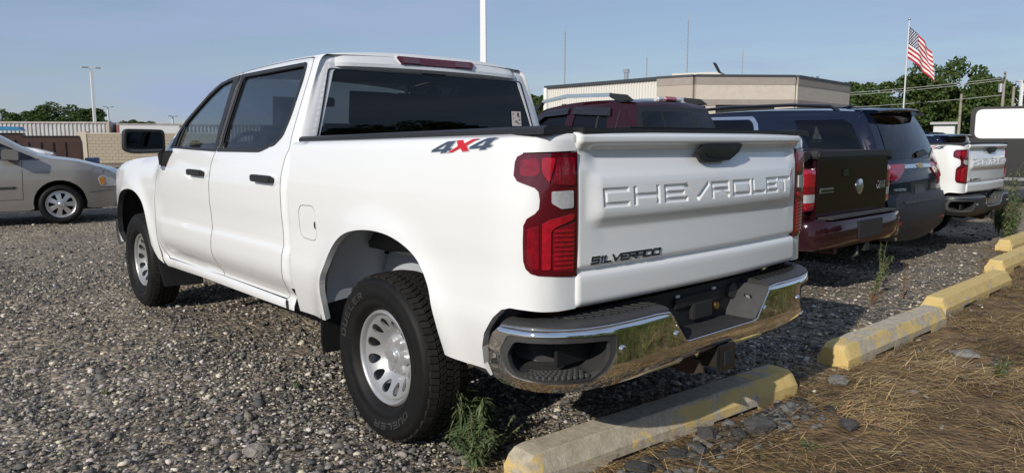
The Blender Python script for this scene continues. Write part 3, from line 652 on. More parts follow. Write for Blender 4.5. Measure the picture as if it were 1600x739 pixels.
        lens('reverse_lens',roundpoly([(-1.069,1.198),(-1.157,1.199),(-1.157,1.138),(-1.104,1.136),(-1.069,1.156)],.006,2),CLEARL,.010)
        lens('turn_lens',roundpoly([(-1.035,1.085),(-1.062,1.10),(-1.160,1.118),(-1.160,1.098),(-1.085,1.075),(-1.066,1.06),(-1.066,.925),(-1.035,.925)],.008,3),REDBRIGHT,.010)
        lens('turn_lens',roundpoly([(-.985,1.07),(-1.025,1.08),(-1.025,.925),(-.995,.93),(-.985,.95)],.008,3),REDLENS,.008)
        lens('lamp_field',roundpoly([(-1.074,.920),(-1.166,.912),(-1.166,1.088),(-1.090,1.068),(-1.074,1.052)],.008,3),REDLENS,.007)
        for k in range(9):
            z=.925+.0165*k
            lens('lens_rib',[(-1.080,z),(-1.160,z-.003),(-1.160,z+.005),(-1.080,z+.008)],REDBRIGHT,.0095)
        # rail cap
        mb=MB(); V=[];F=[]
        xs=np.linspace(.795,-1.03,20)
        for x in xs:
            z=float(railz(x)); 
            for y,dz in((.935,-.004),(.932,.018),(.915,.026),(.80,.026),(.785,.0)): V.append((x,y*sd,z+dz))
        for i in range(19):
            for j in range(4): F.append((i*5+j,i*5+j+1,(i+1)*5+j+1,(i+1)*5+j))
        F.append((0,1,2,3,4)); F.append(tuple(19*5+j for j in(4,3,2,1,0)))
        mk('rail_cap',V,F,BLACKP,T)
        mb=MB(); mb.box((-1.0,.78*sd,.86),(.79,.79*sd,1.37)); mb.build('bed_inner_wall',GREYPL,T)
    mb=MB(); mb.box((-1.02,-.775,.84),(.79,.775,.86)); mb.build('bed_floor',GREYPL,T)
    mb=MB(); mb.box((.775,-.775,.87),(.79,.775,1.36)); mb.build('bed_front_wall',WHITE,T)
    mb=MB(); mb.box((.745,-.93,1.362),(.795,.93,1.384)); mb.build('bulkhead_cap',BLACKP,T,bevel=.006)
    # ---- tailgate
    ys=np.concatenate([np.linspace(-.789,-.70,22),np.linspace(-.70,.70,480)[1:],np.linspace(.70,.789,22)[1:]])
    zs=np.concatenate([np.linspace(.772,.885,16),np.linspace(.885,.925,18)[1:],np.linspace(.925,1.12,36)[1:],np.linspace(1.12,1.21,40)[1:],np.linspace(1.21,1.40,52)[1:]])
    Yg,Zg=np.meshgrid(ys,zs)
    out_p=pch(Zg,[.772,.78,.80,.86,.882,.895,.903,.910,.918,.93,1.0,1.05,1.075,1.10,1.12,1.21,1.235,1.26,1.29,1.315,1.335,1.348,1.358,1.37,1.385,1.394,1.40],
                    [-.010,.004,.012,.012,.010,.004,-.010,-.012,.002,.006,.003,.001,.010,.022,.025,.017,.012,.0,-.013,-.021,-.021,-.010,.010,.0175,.0165,.008,-.008])
    out_s=pch(Zg,[.772,.78,.80,.86,.882,.895,.903,.910,.918,.93,1.0,1.2,1.26,1.30,1.33,1.35,1.37,1.385,1.394,1.40],
                    [-.010,.004,.012,.012,.010,.004,-.010,-.012,.002,.006,.004,.002,.0,-.006,-.008,.004,.0165,.0165,.008,-.008])
    k=sstep(.752,.672-.0*Zg,np.abs(Yg)+.55*np.clip(1.085-Zg,0,.06))
    H=out_s*(1-k)+out_p*k
    bulge=.030*(1-(Yg/.79)**2)
    edge=np.clip((.789-np.abs(Yg))/.02,0,1); H=H-.018*(1-np.sqrt(np.clip(1-(1-edge)**2,0,1)))
    # stamped letters
    LET=[('C',.676,.540),('H',.514,.366),('E',.337,.190),('V',.197,.038),('R',.022,-.114),('O',-.143,-.292),('L',-.308,-.425),('E',-.436,-.548),('T',-.552,-.678)]
    d=np.full(Yg.shape,1.)
    for ch,a,b in LET:
        for Q in glyphquads(ch,a,b,1.131,1.2005,.0175):
            q=np.array(Q); c=q.mean(0); e=q[1]-q[0]; Ln=np.linalg.norm(e); e=e/Ln; n=np.array([-e[1],e[0]]); Wd=np.linalg.norm(q[3]-q[0])
            al=np.abs((Yg-c[0])*e[0]+(Zg-c[1])*e[1])-Ln/2; pe=np.abs((Yg-c[0])*n[0]+(Zg-c[1])*n[1])-Wd/2
            d=np.minimum(d,np.maximum(al,pe))
    H=H-(.0062+.0045*((Yg<.203)&(Yg>.030)))*(1-sstep(-.0030,.0010,d))
    X=-1.047-bulge-H
    V=np.stack([X,Yg,Zg],-1).reshape(-1,3); nz_,ny_=Yg.shape
    i,j=np.meshgrid(np.arange(nz_-1),np.arange(ny_-1),indexing='ij'); a=(i*ny_+j).ravel(); Fq=np.stack([a,a+ny_,a+ny_+1,a+1],1)
    tg=bigmesh('tailgate',V,Fq,WHITE,T,k=4,smooth=True)
    mb=MB(); mb.box((-1.012,-.787,.776),(-.99,.787,1.392)); mb.build('tailgate_inner',GREYPL,tg)
    mb=MB(); mb.box((-1.062,-.77,1.394),(-.985,.77,1.416)); mb.obox((-1.03,.08,1.4195),(.05,.86,.006)); mb.build('tailgate_cap',BLACKP,tg,bevel=.006)
    hp=[(.085,1.318),(.062,1.292),(.005,1.285),(-.150,1.287),(-.222,1.320),(-.252,1.356),(.0,1.358),(.045,1.350)]
    hp=[(a+.035,b) for a,b in hp]
    mb=MB(); mb.prism(hp,lambda q,dd:(-1.040-.03*(1-(q[0]/.79)**2)-dd-.10*(q[1]-1.285)*.3,q[0],q[1]),.026); hd=mb.build('tailgate_handle',BLACKP,tg,bevel=.004)
    mb=MB(); mb.prism([(-.04+(a+.04)*.72,1.322+(b-1.322)*.62) for a,b in hp],lambda q,dd:(-1.064-.03*(1-(q[0]/.79)**2)-dd,q[0],q[1]),.006); mb.build('handle_grip',BLACKG,hd,bevel=.002)
    # model lettering, lower left of the gate
    word='SILVERADO'; y=.724; ws=[.042,.018,.036,.044,.040,.042,.042,.044,.044]
    for i,(ch,w) in enumerate(zip(word,ws)):
        for lay,(t,dx,m) in enumerate(((.0115,.0028,mat('emblem_edge',(.42,.43,.44),.25,metal=.8)),(.0072,.0040,mat('emblem_black',(.015,.015,.017),.3)))):
            mb=MB()
            for qi,Q in enumerate(glyphquads(ch,y,y-w,.9275,.9545,.0052,.28)):
                q=np.array(Q)
                if lay==0: c=q.mean(0); q=c+(q-c)*np.array([1.0,1.0])*1.0; ed=(q-c); q=c+ed+np.sign(ed)*.0009
                mb.prism([tuple(p_) for p_ in q],lambda q_,dd:(-1.0535-.03*(1-(q_[0]/.79)**2)-dd-qi*.00015,q_[0],q_[1]),dx)
            o=mb.build('emblem_letter' if lay==0 else 'letter_face',m,tg if lay==0 else o)
        y-=w+.0035
    # ---- bumper
    top=.717
    ch=[(-1.17,top)]
    def edge_end(s_): return [(s_*1.150,.7165),(s_*1.190,.681),(s_*1.212,.631),(s_*1.208,.574),(s_*1.192,.515),(s_*1.185,.488)]
    right=[(.385,top),(.80,.714),(.97,.716),(1.10,.718)]+edge_end(1)
    bot=[(1.10,.486),(1.0,.480),(.88,.474),(.70,.468),(.45,.466),(0,.466)]
    notch=[(0,.578),(.250,.578),(.272,.585),(.368,.706)]
    half=notch+right+bot
    chrome=half+[(-a,b) for a,b in half[::-1][1:-1]]
    so_=[(1.112,.690),(1.150,.625),(1.131,.571),(1.09,.536),(0.986,.524),(0.868,.516),(0.765,.512),(0.721,.545),(0.677,.598),(0.676,.680),(0.85,.689),(0.973,.692)]
    so_=roundpoly(so_,.02,3); si_=[(.91+(a-.91)*.86,.606+(b-.606)*.80-.004) for a,b in so_]
    bm_=panel('rear_bumper',bumper,chrome,[so_,[(-a,b) for a,b in so_][::-1]],.03,bumper_mat,T,flange=.02,bstep=.02)
    for s_ in(1,-1):
        ed=dens([(0,.578),(.250,.578),(.272,.585),(.376,.712),(.45,.716),(.80,.7145),(.97,.716),(1.10,.717),(1.15,.7155)],.03,False)
        MB().tube([tuple(bumper(np.array(a*s_),np.array(b),.0015)) for a,b in ed],.0042,8).build('chrome_edge',bumper_mat,bm_,smooth=True,auto=60)
        fl=lambda P:[(s_*a,b) for a,b in P]
        panel('step_bezel',bumper,fl(so_),[fl(si_)],.025,GREYPL,bm_,flange=.02,off=-.004,bstep=.02)
        # pocket: loft the inner outline inwards to a smaller back wall
        P0=bumper(np.array([a*s_ for a,b in si_]),np.array([b for a,b in si_]),-.004); c=P0.mean(0); n=len(si_)
        P1=[]
        for q,(a,b) in zip(P0,si_):
            v=c+(q-c)*np.array([.9,.82,.9])+np.array([.13,-.10*s_,.01]); P1.append(v)
        V=list(P0)+P1; F=[(i,(i+1)%n,(i+1)%n+n,i+n) for i in range(n)]+[tuple(range(n,2*n))]
        mk('step_pocket',V,F,GREYPL,bm_)
        mb=MB()
        for gx in range(11):
            for gy in range(4):
                u=.80+gx*.024+(gy%2)*.012; q=bumper(np.array(u),np.array(.548))
                nx=PBU(u); mb.obox((q[0]-nx[2]*(.015+gy*.022),s_*(q[1]-nx[3]*(.015+gy*.022)),.543),(.012,.012,.012))
        o=mb.build('step_grip_studs',mat('worn_grey_plastic',(.07,.07,.068),.5),bm_); o['kind']='stuff'
        # top pad
        V=[];F=[]
        us_=np.concatenate([np.linspace(.372,.70,8),np.linspace(.74,1.150,14)])
        for u in us_:
            q=bumper(np.array(u),np.array(.705),-.004); nx=PBU(u); dpt=.165-.10*sstep(.80,1.12,u)
            for dd,dz in((0,-.004),(0.004,.008),(.02,.016),(dpt*.6,.022),(dpt,.022),(dpt,-.05)): V.append((q[0]-nx[2]*dd,s_*(q[1]-nx[3]*dd),.717+dz))
        m_=6
        for i in range(len(us_)-1):
            for j in range(m_-1): F.append((i*m_+j,i*m_+j+1,(i+1)*m_+j+1,(i+1)*m_+j))
        F+= [tuple(range(m_)),tuple((len(us_)-1)*m_+j for j in range(m_))]
        pad=mk('step_pad',V,F,GREYPL,bm_,smooth=True); pad.data.set_sharp_from_angle(angle=R(30))
        mb=MB()
        for k in range(11):
            u=.41+k*.045; q=bumper(np.array(u),np.array(.717)); nx=PBU(u); mb.obox((q[0]-nx[2]*.085,s_*(q[1]-nx[3]*.085),.7405),(.085,.012,.005),rz=.5*s_)
        mb.build('pad_ribs',BLACKP,pad)
        # notch flank
        mb=MB()
        V=[(-1.160,.268*s_,.578),(-1.160,.372*s_,.713),(-1.02,.345*s_,.722),(-1.02,.235*s_,.585)]
        mb.add(V,[(0,1,2,3) if s_>0 else (3,2,1,0)]); fk=mb.build('plate_recess_flank',GREYPL,bm_)
        mb=MB(); mb.obox((-1.09,.316*s_,.664),(.035,.006,.03),rx=.7*s_); mb.build('plate_lamp',DARK,fk)
        mb=MB(); mb.obox((-1.093,.310*s_,.667),(.018,.006,.016),rx=.7*s_); mb.build('plate_lamp_lens',CLEARL,fk)
        for u,z in((.331,.620),(.652,.621)):
            q=bumper(np.array(u*s_),np.array(z)); nx=PBU(u); d_=Vector((nx[2],s_*nx[3],0))
            MB().tube([Vector(q)-d_*.004,Vector(q)+d_*.004,Vector(q)+d_*.009],[.015,.015,.010],14).build('bumper_bolt',SILVER,bm_,smooth=True)
    mb=MB(); mb.box((-1.158,-.258,.566),(-1.02,.258,.582)); mb.build('plate_recess_floor',GREYPL,bm_,bevel=.004)
    mb=MB(); mb.box((-1.02,-.85,.56),(-1.005,.85,.745)); pb_=mb.build('plate_back_panel',mat('black_backing',(.008,.008,.009),.6),bm_)
    for y,z in((.135,.722),(-.135,.722)): MB().obox((-1.024,y,z-.01),(.008,.022,.026)).build('plate_clip',mat('white_clip',(.7,.7,.7),.5),pb_)
    MB().obox((-1.026,-.01,.69),(.012,.34,.05)).build('plate_bracket',BLACKP,pb_,bevel=.004)
    MB().tube([(-1.02,-.13,.645),(-1.05,-.13,.645)],.016,10).build('spare_wheel_lock',mat('brass',(.55,.35,.12),.4,metal=1.),pb_)
    MB().obox((-1.03,-.03,.64),(.03,.14,.07)).build('latch_block',DARK,pb_,bevel=.004)
    for y in(.30,-.28): MB().tube([(-1.02,y,.69),(-1.035,y,.69)],.035,12).build('harness_plug',GREYPL,pb_)
    # hitch receiver
    mb=MB(); mb.tube([(-.98,-.62,.46),(-.98,.62,.46)],.035,8); mb.build('hitch_tube',DARK,T)
    mb=MB(); mb.obox((-1.04,-.06,.445),(.20,.095,.095)); h=mb.build('hitch_receiver',mat('black_iron',(.010,.010,.010),.6,var=(20,1,(.022,.016,.012))),T,bevel=.006)
    mb=MB(); mb.obox((-1.145,-.06,.445),(.02,.125,.120)); mb.build('receiver_collar',BLACKG,h,bevel=.006)
    mb=MB(); mb.prism([(-.9,.46),(-1.10,.45),(-1.13,.405),(-1.05,.38),(-.92,.40)],lambda q,dd:(q[0],.075+dd,q[1]),.012); mb.build('safety_chain_plate',mat('dark_rusty_plate',(.025,.016,.012),.8,var=(18,1,(.07,.035,.018))),h)
    MB().obox((-1.146,-.06,.445),(.030,.066,.066)).build('receiver_bore',DARK,h)
    mb=MB(); mb.tube([(-1.0,-.16,.43),(-1.08,-.20,.40),(-1.11,-.21,.42)],.020,8); mb.build('trailer_plug',BLACKP,h)
    # ---- mirrors
    for sd in(1,-1):
        sec=[(2.86,1.00),(2.90,1.05),(2.90,1.22),(2.86,1.262),(2.80,1.268)]
        V=[];F=[]
        rz_=roundpoly([(.995,1.285),(.995,1.448),(1.262,1.452),(1.272,1.30),(1.20,1.278)],.035,4); n=len(rz_); c=np.array(rz_).mean(0)
        for dx,sc in((0,.97),(.005,1.),(.05,1.),(.10,.86),(.125,.6)):
            for y,z in rz_: V.append((2.765+dx,(c[0]+(y-c[0])*sc)*sd,c[1]+(z-c[1])*sc))
        for i in range(4):
            for j in range(n): F.append((i*n+j,i*n+(j+1)%n,(i+1)*n+(j+1)%n,(i+1)*n+j))
        F.append(tuple(range(4*n,5*n))); F.append(tuple(range(n-1,-1,-1)))
        mi=mk('side_mirror',V,F,BLACKP,T,smooth=True); mi.data.set_sharp_from_angle(angle=R(40))
        g=[(c[0]+(y-c[0])*.86,c[1]+(z-c[1])*.80) for y,z in rz_]
        mb=MB(); mb.prism(g,lambda q,dd:(2.7635-dd,q[0]*sd,q[1]),.002); mb.build('mirror_glass',MIRG,mi)
        mb=MB(); mb.prism([(2.86,1.285),(2.74,1.30),(2.80,1.19),(2.83,1.185)],lambda q,dd:(q[0],(.90+dd)*sd,q[1]),.13); mb.build('mirror_foot',BLACKP,mi,bevel=.01)
    # ---- wheels
    for sd in(1,-1):
        wheel_parts(T,0,.942,.385,sd,steel=RUSTW); w=wheel_parts(T,3.745,.942,.385,sd); w.rotation_euler=(0,.7,0)
    # ---- chassis and cabin
    mb=MB(); mb.box((-.95,-.50,.42),(4.3,-.38,.58)); mb.box((-.95,.38,.42),(4.3,.50,.58)); mb.box((.9,-.84,.46),(3.0,.84,.50)); mb.box((-.5,-.6,.62),(.8,.6,.84)); mb.build('chassis',DARK,T)
    mb=MB(); mb.tube([(0,-.80,.385),(0,.80,.385)],.055,10); mb.obox((0,0,.385),(.3,.3,.26)); mb.build('axle',RUST,T); MB().tube([(3.745,-.80,.36),(3.745,.80,.36)],.05,8).build('axle',RUST,T)
    mb=MB(); mb.tube([(-.9,-.55,.50),(.3,-.5,.48),(2.4,-.3,.42)],.035,8); mb.build('exhaust_pipe',RUST,T)
    mb=MB(); mb.box((.86,-.83,.50),(3.0,.83,.56)); mb.box((.86,-.80,.55),(.90,.80,1.36)); mb.box((2.85,-.82,.5),(2.95,.82,1.1)); mb.build('cabin_floor',INTERIOR,T)
    def seat(name,x,y,w,zt,hr=True):
        mb=MB(); mb.obox((x+.22,y,.86),(.52,w,.20)); mb.obox((x-.08,y,1.16),(.15,w,.62),ry=-.18); s=mb.build(name,SEAT,T,bevel=.05,seg=3)
        if hr:
            for yy in([y] if w<.7 else [y-.33,y,y+.33]):
                mb=MB(); mb.obox((x-.16,yy,1.56),(.11,.27,.19),ry=-.12); mb.tube([(x-.15,yy-.05,1.40),(x-.16,yy-.05,1.50)],.008,6); mb.build('headrest',SEAT,s,bevel=.04,seg=3)
    seat('rear_bench',1.20,0,1.36,1.45); seat('front_seat',2.05,.42,.55,1.45); seat('front_seat',2.05,-.42,.55,1.45)
    mb=MB(); mb.obox((2.84,0,1.16),(.34,1.5,.24)); mb.build('dashboard',INTERIOR,T,bevel=.05,seg=3)
    V=[];F=[]
    for k in range(24):
        for m_ in range(6):
            a=2*math.pi*k/24; b=2*math.pi*m_/6; r=.185+.017*math.cos(b); V.append((2.58+.017*math.sin(b)+.3*r*math.sin(a),.42+r*math.cos(a),1.25+.95*r*math.sin(a)))
    for k in range(24):
        for m_ in range(6): F.append((k*6+m_,((k+1)%24)*6+m_,((k+1)%24)*6+(m_+1)%6,k*6+(m_+1)%6))
    mk('steering_wheel',V,F,SEAT,T,smooth=True)
    mb=MB(); mb.box((1.0,-.68,1.812),(2.25,.68,1.820)); mb.build('headliner',HEADLINER,T)
    mb=MB(); mb.obox((2.36,0,1.66),(.03,.26,.07)); mb.build('rear_view_mirror',BLACKP,T,bevel=.01)
    return T
HERO=build_pickup('white_pickup',(0,0,0),'large white crew cab pickup with chrome rear bumper parked nearest the camera',CHROME,'white pickups backed up to the kerb blocks')

# ================================================================ kerb blocks
def block_material():
    m=bpy.data.materials.new('yellow_painted_concrete'); m.use_nodes=True; n=m.node_tree; b=n.nodes['Principled BSDF']; b.inputs['Roughness'].default_value=.9; b.inputs['Specular IOR Level'].default_value=.2
    N=lambda t:n.nodes.new('ShaderNode'+t); Lk=n.links.new; tc=N('TexCoord'); oi=N('ObjectInfo'); ad=N('VectorMath'); ad.operation='ADD'
    cm=N('CombineXYZ'); ml=N('Math'); ml.operation='MULTIPLY'; ml.inputs[1].default_value=37; Lk(oi.outputs['Random'],ml.inputs[0]); Lk(ml.outputs[0],cm.inputs[0]); Lk(tc.outputs['Object'],ad.inputs[0]); Lk(cm.outputs[0],ad.inputs[1])
    def noise(s,d,r=.6):
        q=N('TexNoise'); q.inputs['Scale'].default_value=s; q.inputs['Detail'].default_value=d; q.inputs['Roughness'].default_value=r; Lk(ad.outputs[0],q.inputs[0]); return q
    c=N('ValToRGB'); c.color_ramp.elements[0].position=.3; c.color_ramp.elements[0].color=(.30,.26,.195,1); c.color_ramp.elements[1].position=.75; c.color_ramp.elements[1].color=(.58,.51,.39,1); Lk(noise(28,8,.75).outputs[0],c.inputs[0])
    at=N('Attribute'); at.attribute_name='tint'; sp=N('SeparateColor'); Lk(at.outputs[0],sp.inputs[0])
    ms=N('Math'); ms.operation='ADD'; Lk(noise(5,9,.68).outputs[0],ms.inputs[0]); Lk(sp.outputs[0],ms.inputs[1])
    k=N('ValToRGB'); k.color_ramp.elements[0].position=.60; k.color_ramp.elements[1].position=.64; Lk(ms.outputs[0],k.inputs[0])
    y=N('ValToRGB'); y.color_ramp.elements[0].color=(.48,.34,.11,1); y.color_ramp.elements[1].color=(.70,.54,.25,1); Lk(noise(9,6).outputs[0],y.inputs[0])
    x=N('MixRGB'); Lk(k.outputs[0],x.inputs[0]); Lk(c.outputs[0],x.inputs[1]); Lk(y.outputs[0],x.inputs[2]); Lk(x.outputs[0],b.inputs['Base Color'])
    bp=N('Bump'); bp.inputs['Strength'].default_value=.7; bp.inputs['Distance'].default_value=.006; Lk(noise(70,8,.7).outputs[0],bp.inputs['Height']); Lk(bp.outputs[0],b.inputs['Normal'])
    return m
BLOCKM=block_material()
def kerb_block(p0,p1,label,seed,yellow):
    """concrete wheel stop from p0 to p1 (ground points); yellow(t,h)-> paint bias"""
    p0=np.array(p0,float); p1=np.array(p1,float); L=np.linalg.norm(p1-p0); ax=(p1-p0)/L; nx=np.array([ax[1],-ax[0]])
    prof=[(-.100,-.03),(-.100,.052),(-.096,.060),(-.064,.128),(-.058,.133),(.058,.133),(.064,.128),(.096,.060),(.100,.052),(.100,-.03)]
    prof=dens(prof,.022,False); n=64; V=[];C=[];F=[]; m=len(prof); r=np.random.default_rng(seed)
    for i in range(n+1):
        t=i/n; s=t*L; e=min(t,1-t)*L; sh=1-.34*(1-min(1,e/.045))**1.5; 
        for j,(a,h) in enumerate(prof):
            under=.035*(1 if .22<t<.42 or .60<t<.80 else 0)      # drain reliefs along the foot
            hh=h*(1 if h<.06 else sh**.5); aa=a*(.90+.10*sh)
            if h<=.0: hh=-.03+under*1.2
            nn=.0025*vnoise(np.array([s*1.0]),np.array([j*.03]),.05,seed)[0]+.014*min(0,vnoise(np.array([s]),np.array([j*.03+3]),.12,seed+1)[0]+.30)
            q=p0+ax*s+nx*(aa+nn*np.sign(a)); V.append((q[0],q[1],float(gz(q[0],q[1]))+hh+nn)); C.append((yellow(t,h,a),0,0))
    for i in range(n):
        for j in range(m-1): F.append((i*m+j,(i+1)*m+j,(i+1)*m+j+1,i*m+j+1))
    F.append(tuple(range(m))); F.append(tuple(n*m+j for j in range(m-1,-1,-1)))
    c=(p0+p1)/2; 
    me_o=mk('kerb_block',[(v[0]-c[0],v[1]-c[1],v[2]) for v in V],F,BLOCKM,None,smooth=True,loc=(c[0],c[1],0)); me_o.data.set_sharp_from_angle(angle=R(16))
    a=me_o.data.color_attributes.new('tint','FLOAT_COLOR','POINT'); cc=np.ones((len(V),4),np.float32); cc[:,:3]=C; a.data.foreach_set('color',cc.ravel())
    return tag(me_o,label,'parking block','concrete kerb blocks along the parking row')
# near side (towards the camera) is negative x
kerb_block((-.735,.78),(-.875,-1.08),'concrete parking block under the rear bumper of the nearest white pickup',3,lambda t,h,a:(.20 if t>.80 else .03)+(.09 if h>.03 and h<.125 and t>.35 else 0)+(.10 if t<.04 else 0)-(.10 if h>.128 else 0))
kerb_block((-.875,-1.70),(-.865,-3.42),'grey concrete block with a yellow end, right of the nearest bumper',5,lambda t,h,a:(.20 if t<.12 else .035)+(.08 if h>.05 and h<.131 else 0))
kerb_block((-.755,-3.74),(-.70,-5.75),'yellow block butting against the far end of the grey block',7,lambda t,h,a:(.22 if h>.03 else .10))
kerb_block((-.46,-6.45),(-.36,-8.25),'yellow block just beyond the long butted pair, partly out of frame',9,lambda t,h,a:.22)
kerb_block((.02,-8.62),(.10,-10.4),'pale yellow block farthest back, below the tall roadside weeds',11,lambda t,h,a:.20)
kerb_block((-.60,-9.0),(-.50,-10.8),'yellow block at the right picture edge, half covered by weeds',13,lambda t,h,a:.17)
# ================================================================ other vehicles: side silhouettes with rolled edges
class Body:
    """top: outline over the top from front foot to rear foot (x,z); Yf(x,z) half width"""
    def __init__(s,top,Yf,r=.10,crown=None,wrap=None):
        s.top=np.array(top,float); s.Yf=Yf; s.r=r; s.line=np.array(dens(top,.03,False)); s.crown=crown or (lambda x,z:.03); s.wrap=wrap or (lambda x,z:.0)
        L=np.concatenate([[0],np.cumsum(np.linalg.norm(np.diff(s.line,axis=0),axis=1))]); s.L=L
        T=np.gradient(s.line,axis=0); k=np.ones(5)/5
        T=np.stack([np.convolve(np.pad(T[:,i],2,'edge'),k,'valid') for i in(0,1)],1); T/=np.linalg.norm(T,axis=1)[:,None]; s.N=np.stack([T[:,1],-T[:,0]],1)
        if (s.N*(s.line-np.array([s.line[:,0].mean(),.4]))).sum()<0: s.N=-s.N
    def side(s,u,v,off=0.):
        u=np.asarray(u,float); v=np.asarray(v,float); P=np.stack([u.ravel(),v.ravel()],1); d=segdist(P,s.line,False).reshape(u.shape)
        q=np.clip((s.r-d)/s.r,0,.999); return np.stack([u,s.Yf(u,v)-s.r*(1-np.sqrt(1-q*q))+off,v],-1)
    def strip(s,a,t,off=0.):
        """a: arc length along the outline, t: lateral metres"""
        a=np.asarray(a,float); t=np.asarray(t,float)
        x=np.interp(a,s.L,s.line[:,0]); z=np.interp(a,s.L,s.line[:,1]); nx=np.interp(a,s.L,s.N[:,0]); nz=np.interp(a,s.L,s.N[:,1])
        ye=s.Yf(x,z)-s.r; w=np.clip(np.abs(t)/np.maximum(ye,.05),0,1.2); c=s.crown(x,z)*(1-w**2.0)+off
        return np.stack([x+nx*c,t+0*x,z+nz*c],-1)
    def skin(s,name,m,parent,a0=None,a1=None,nt_=21):
        a0=0 if a0 is None else a0; a1=s.L[-1] if a1 is None else a1
        A=np.linspace(a0,a1,max(6,int((a1-a0)/.05))); V=[];F=[]; n=nt_
        for a in A:
            x=np.interp(a,s.L,s.line[:,0]); z=np.interp(a,s.L,s.line[:,1]); ye=float(s.Yf(x,z)-s.r)
            V+= [tuple(q) for q in s.strip(np.full(n,a),np.linspace(-ye,ye,n))]
        for i in range(len(A)-1):
            for j in range(n-1): F.append((i*n+j,i*n+j+1,(i+1)*n+j+1,(i+1)*n+j))
        o=mk(name,V,F,m,parent,smooth=True); return o
    def arc(s,x,z):
        return float(s.L[np.argmin(np.hypot(s.line[:,0]-x,s.line[:,1]-z))])
def archcut(xc,r,z0,zc,n=14):
    a0=math.asin(max(-1,(z0-zc)/r)); return [(xc+r*math.cos(t),zc+r*math.sin(t)) for t in np.linspace(a0,math.pi-a0,n)]
ALLOY=mat('alloy_rim',(.58,.58,.57),.3,metal=.85)
def simple_wheel(parent,x,y,zc,side,RT,rr,nsp=6,sp_w=.42,m=ALLOY):
    outer=[(rr*.95*math.cos(t),rr*.95*math.sin(t)) for t in np.linspace(0,2*math.pi,48,endpoint=False)]; holes=[]
    for k in range(nsp):
        t0=2*math.pi*(k+.5)/nsp; w=math.pi/nsp*(1-sp_w*.55)
        H=[(rr*.84*math.cos(t),rr*.84*math.sin(t)) for t in np.linspace(t0-w,t0+w,7)]+[(rr*.40*math.cos(t),rr*.40*math.sin(t)) for t in np.linspace(t0+w*.42,t0-w*.42,4)]
        holes.append(roundpoly(H,.012,2))
    V,F=lathe([(rr*.95,-.06),(rr*.94,-.01),(rr*.98,.0),(rr*1.02,.004),(rr*1.05,-.006),(rr,-.03)],40); w=mk('wheel',V,F,m,parent,smooth=True); w.location=(x,y*side,zc); w.scale=(1,side,1)
    panel('wheel_spokes',lambda u,v,off=0.:np.stack([u,-.012-.02*np.hypot(u,v)/rr+off,v],-1),outer,holes,.03,m,w,flange=.02)
    V,F=lathe([(rr*.9,-.10),(rr*.3,-.09),(.001,-.09)],24); mk('brake_disc',V,F,DARK,w)
    V,F=lathe([(rr*.20,-.03),(rr*.2,.0),(rr*.15,.008),(.001,.009)],20); mk('hub_cap',V,F,m,w,smooth=True)
    V,F=lathe([(rr*1.0,-.012),(rr*1.06,.008),((rr+RT)/2,.026),(RT*.93,.012),(RT*.985,-.012),(RT,-.04),(RT,-.17),(RT*.98,-.20),((rr+RT)/2,-.23),(rr,-.20)],56); mk('tyre',V,F,RUBBER,w,smooth=True)
    return w
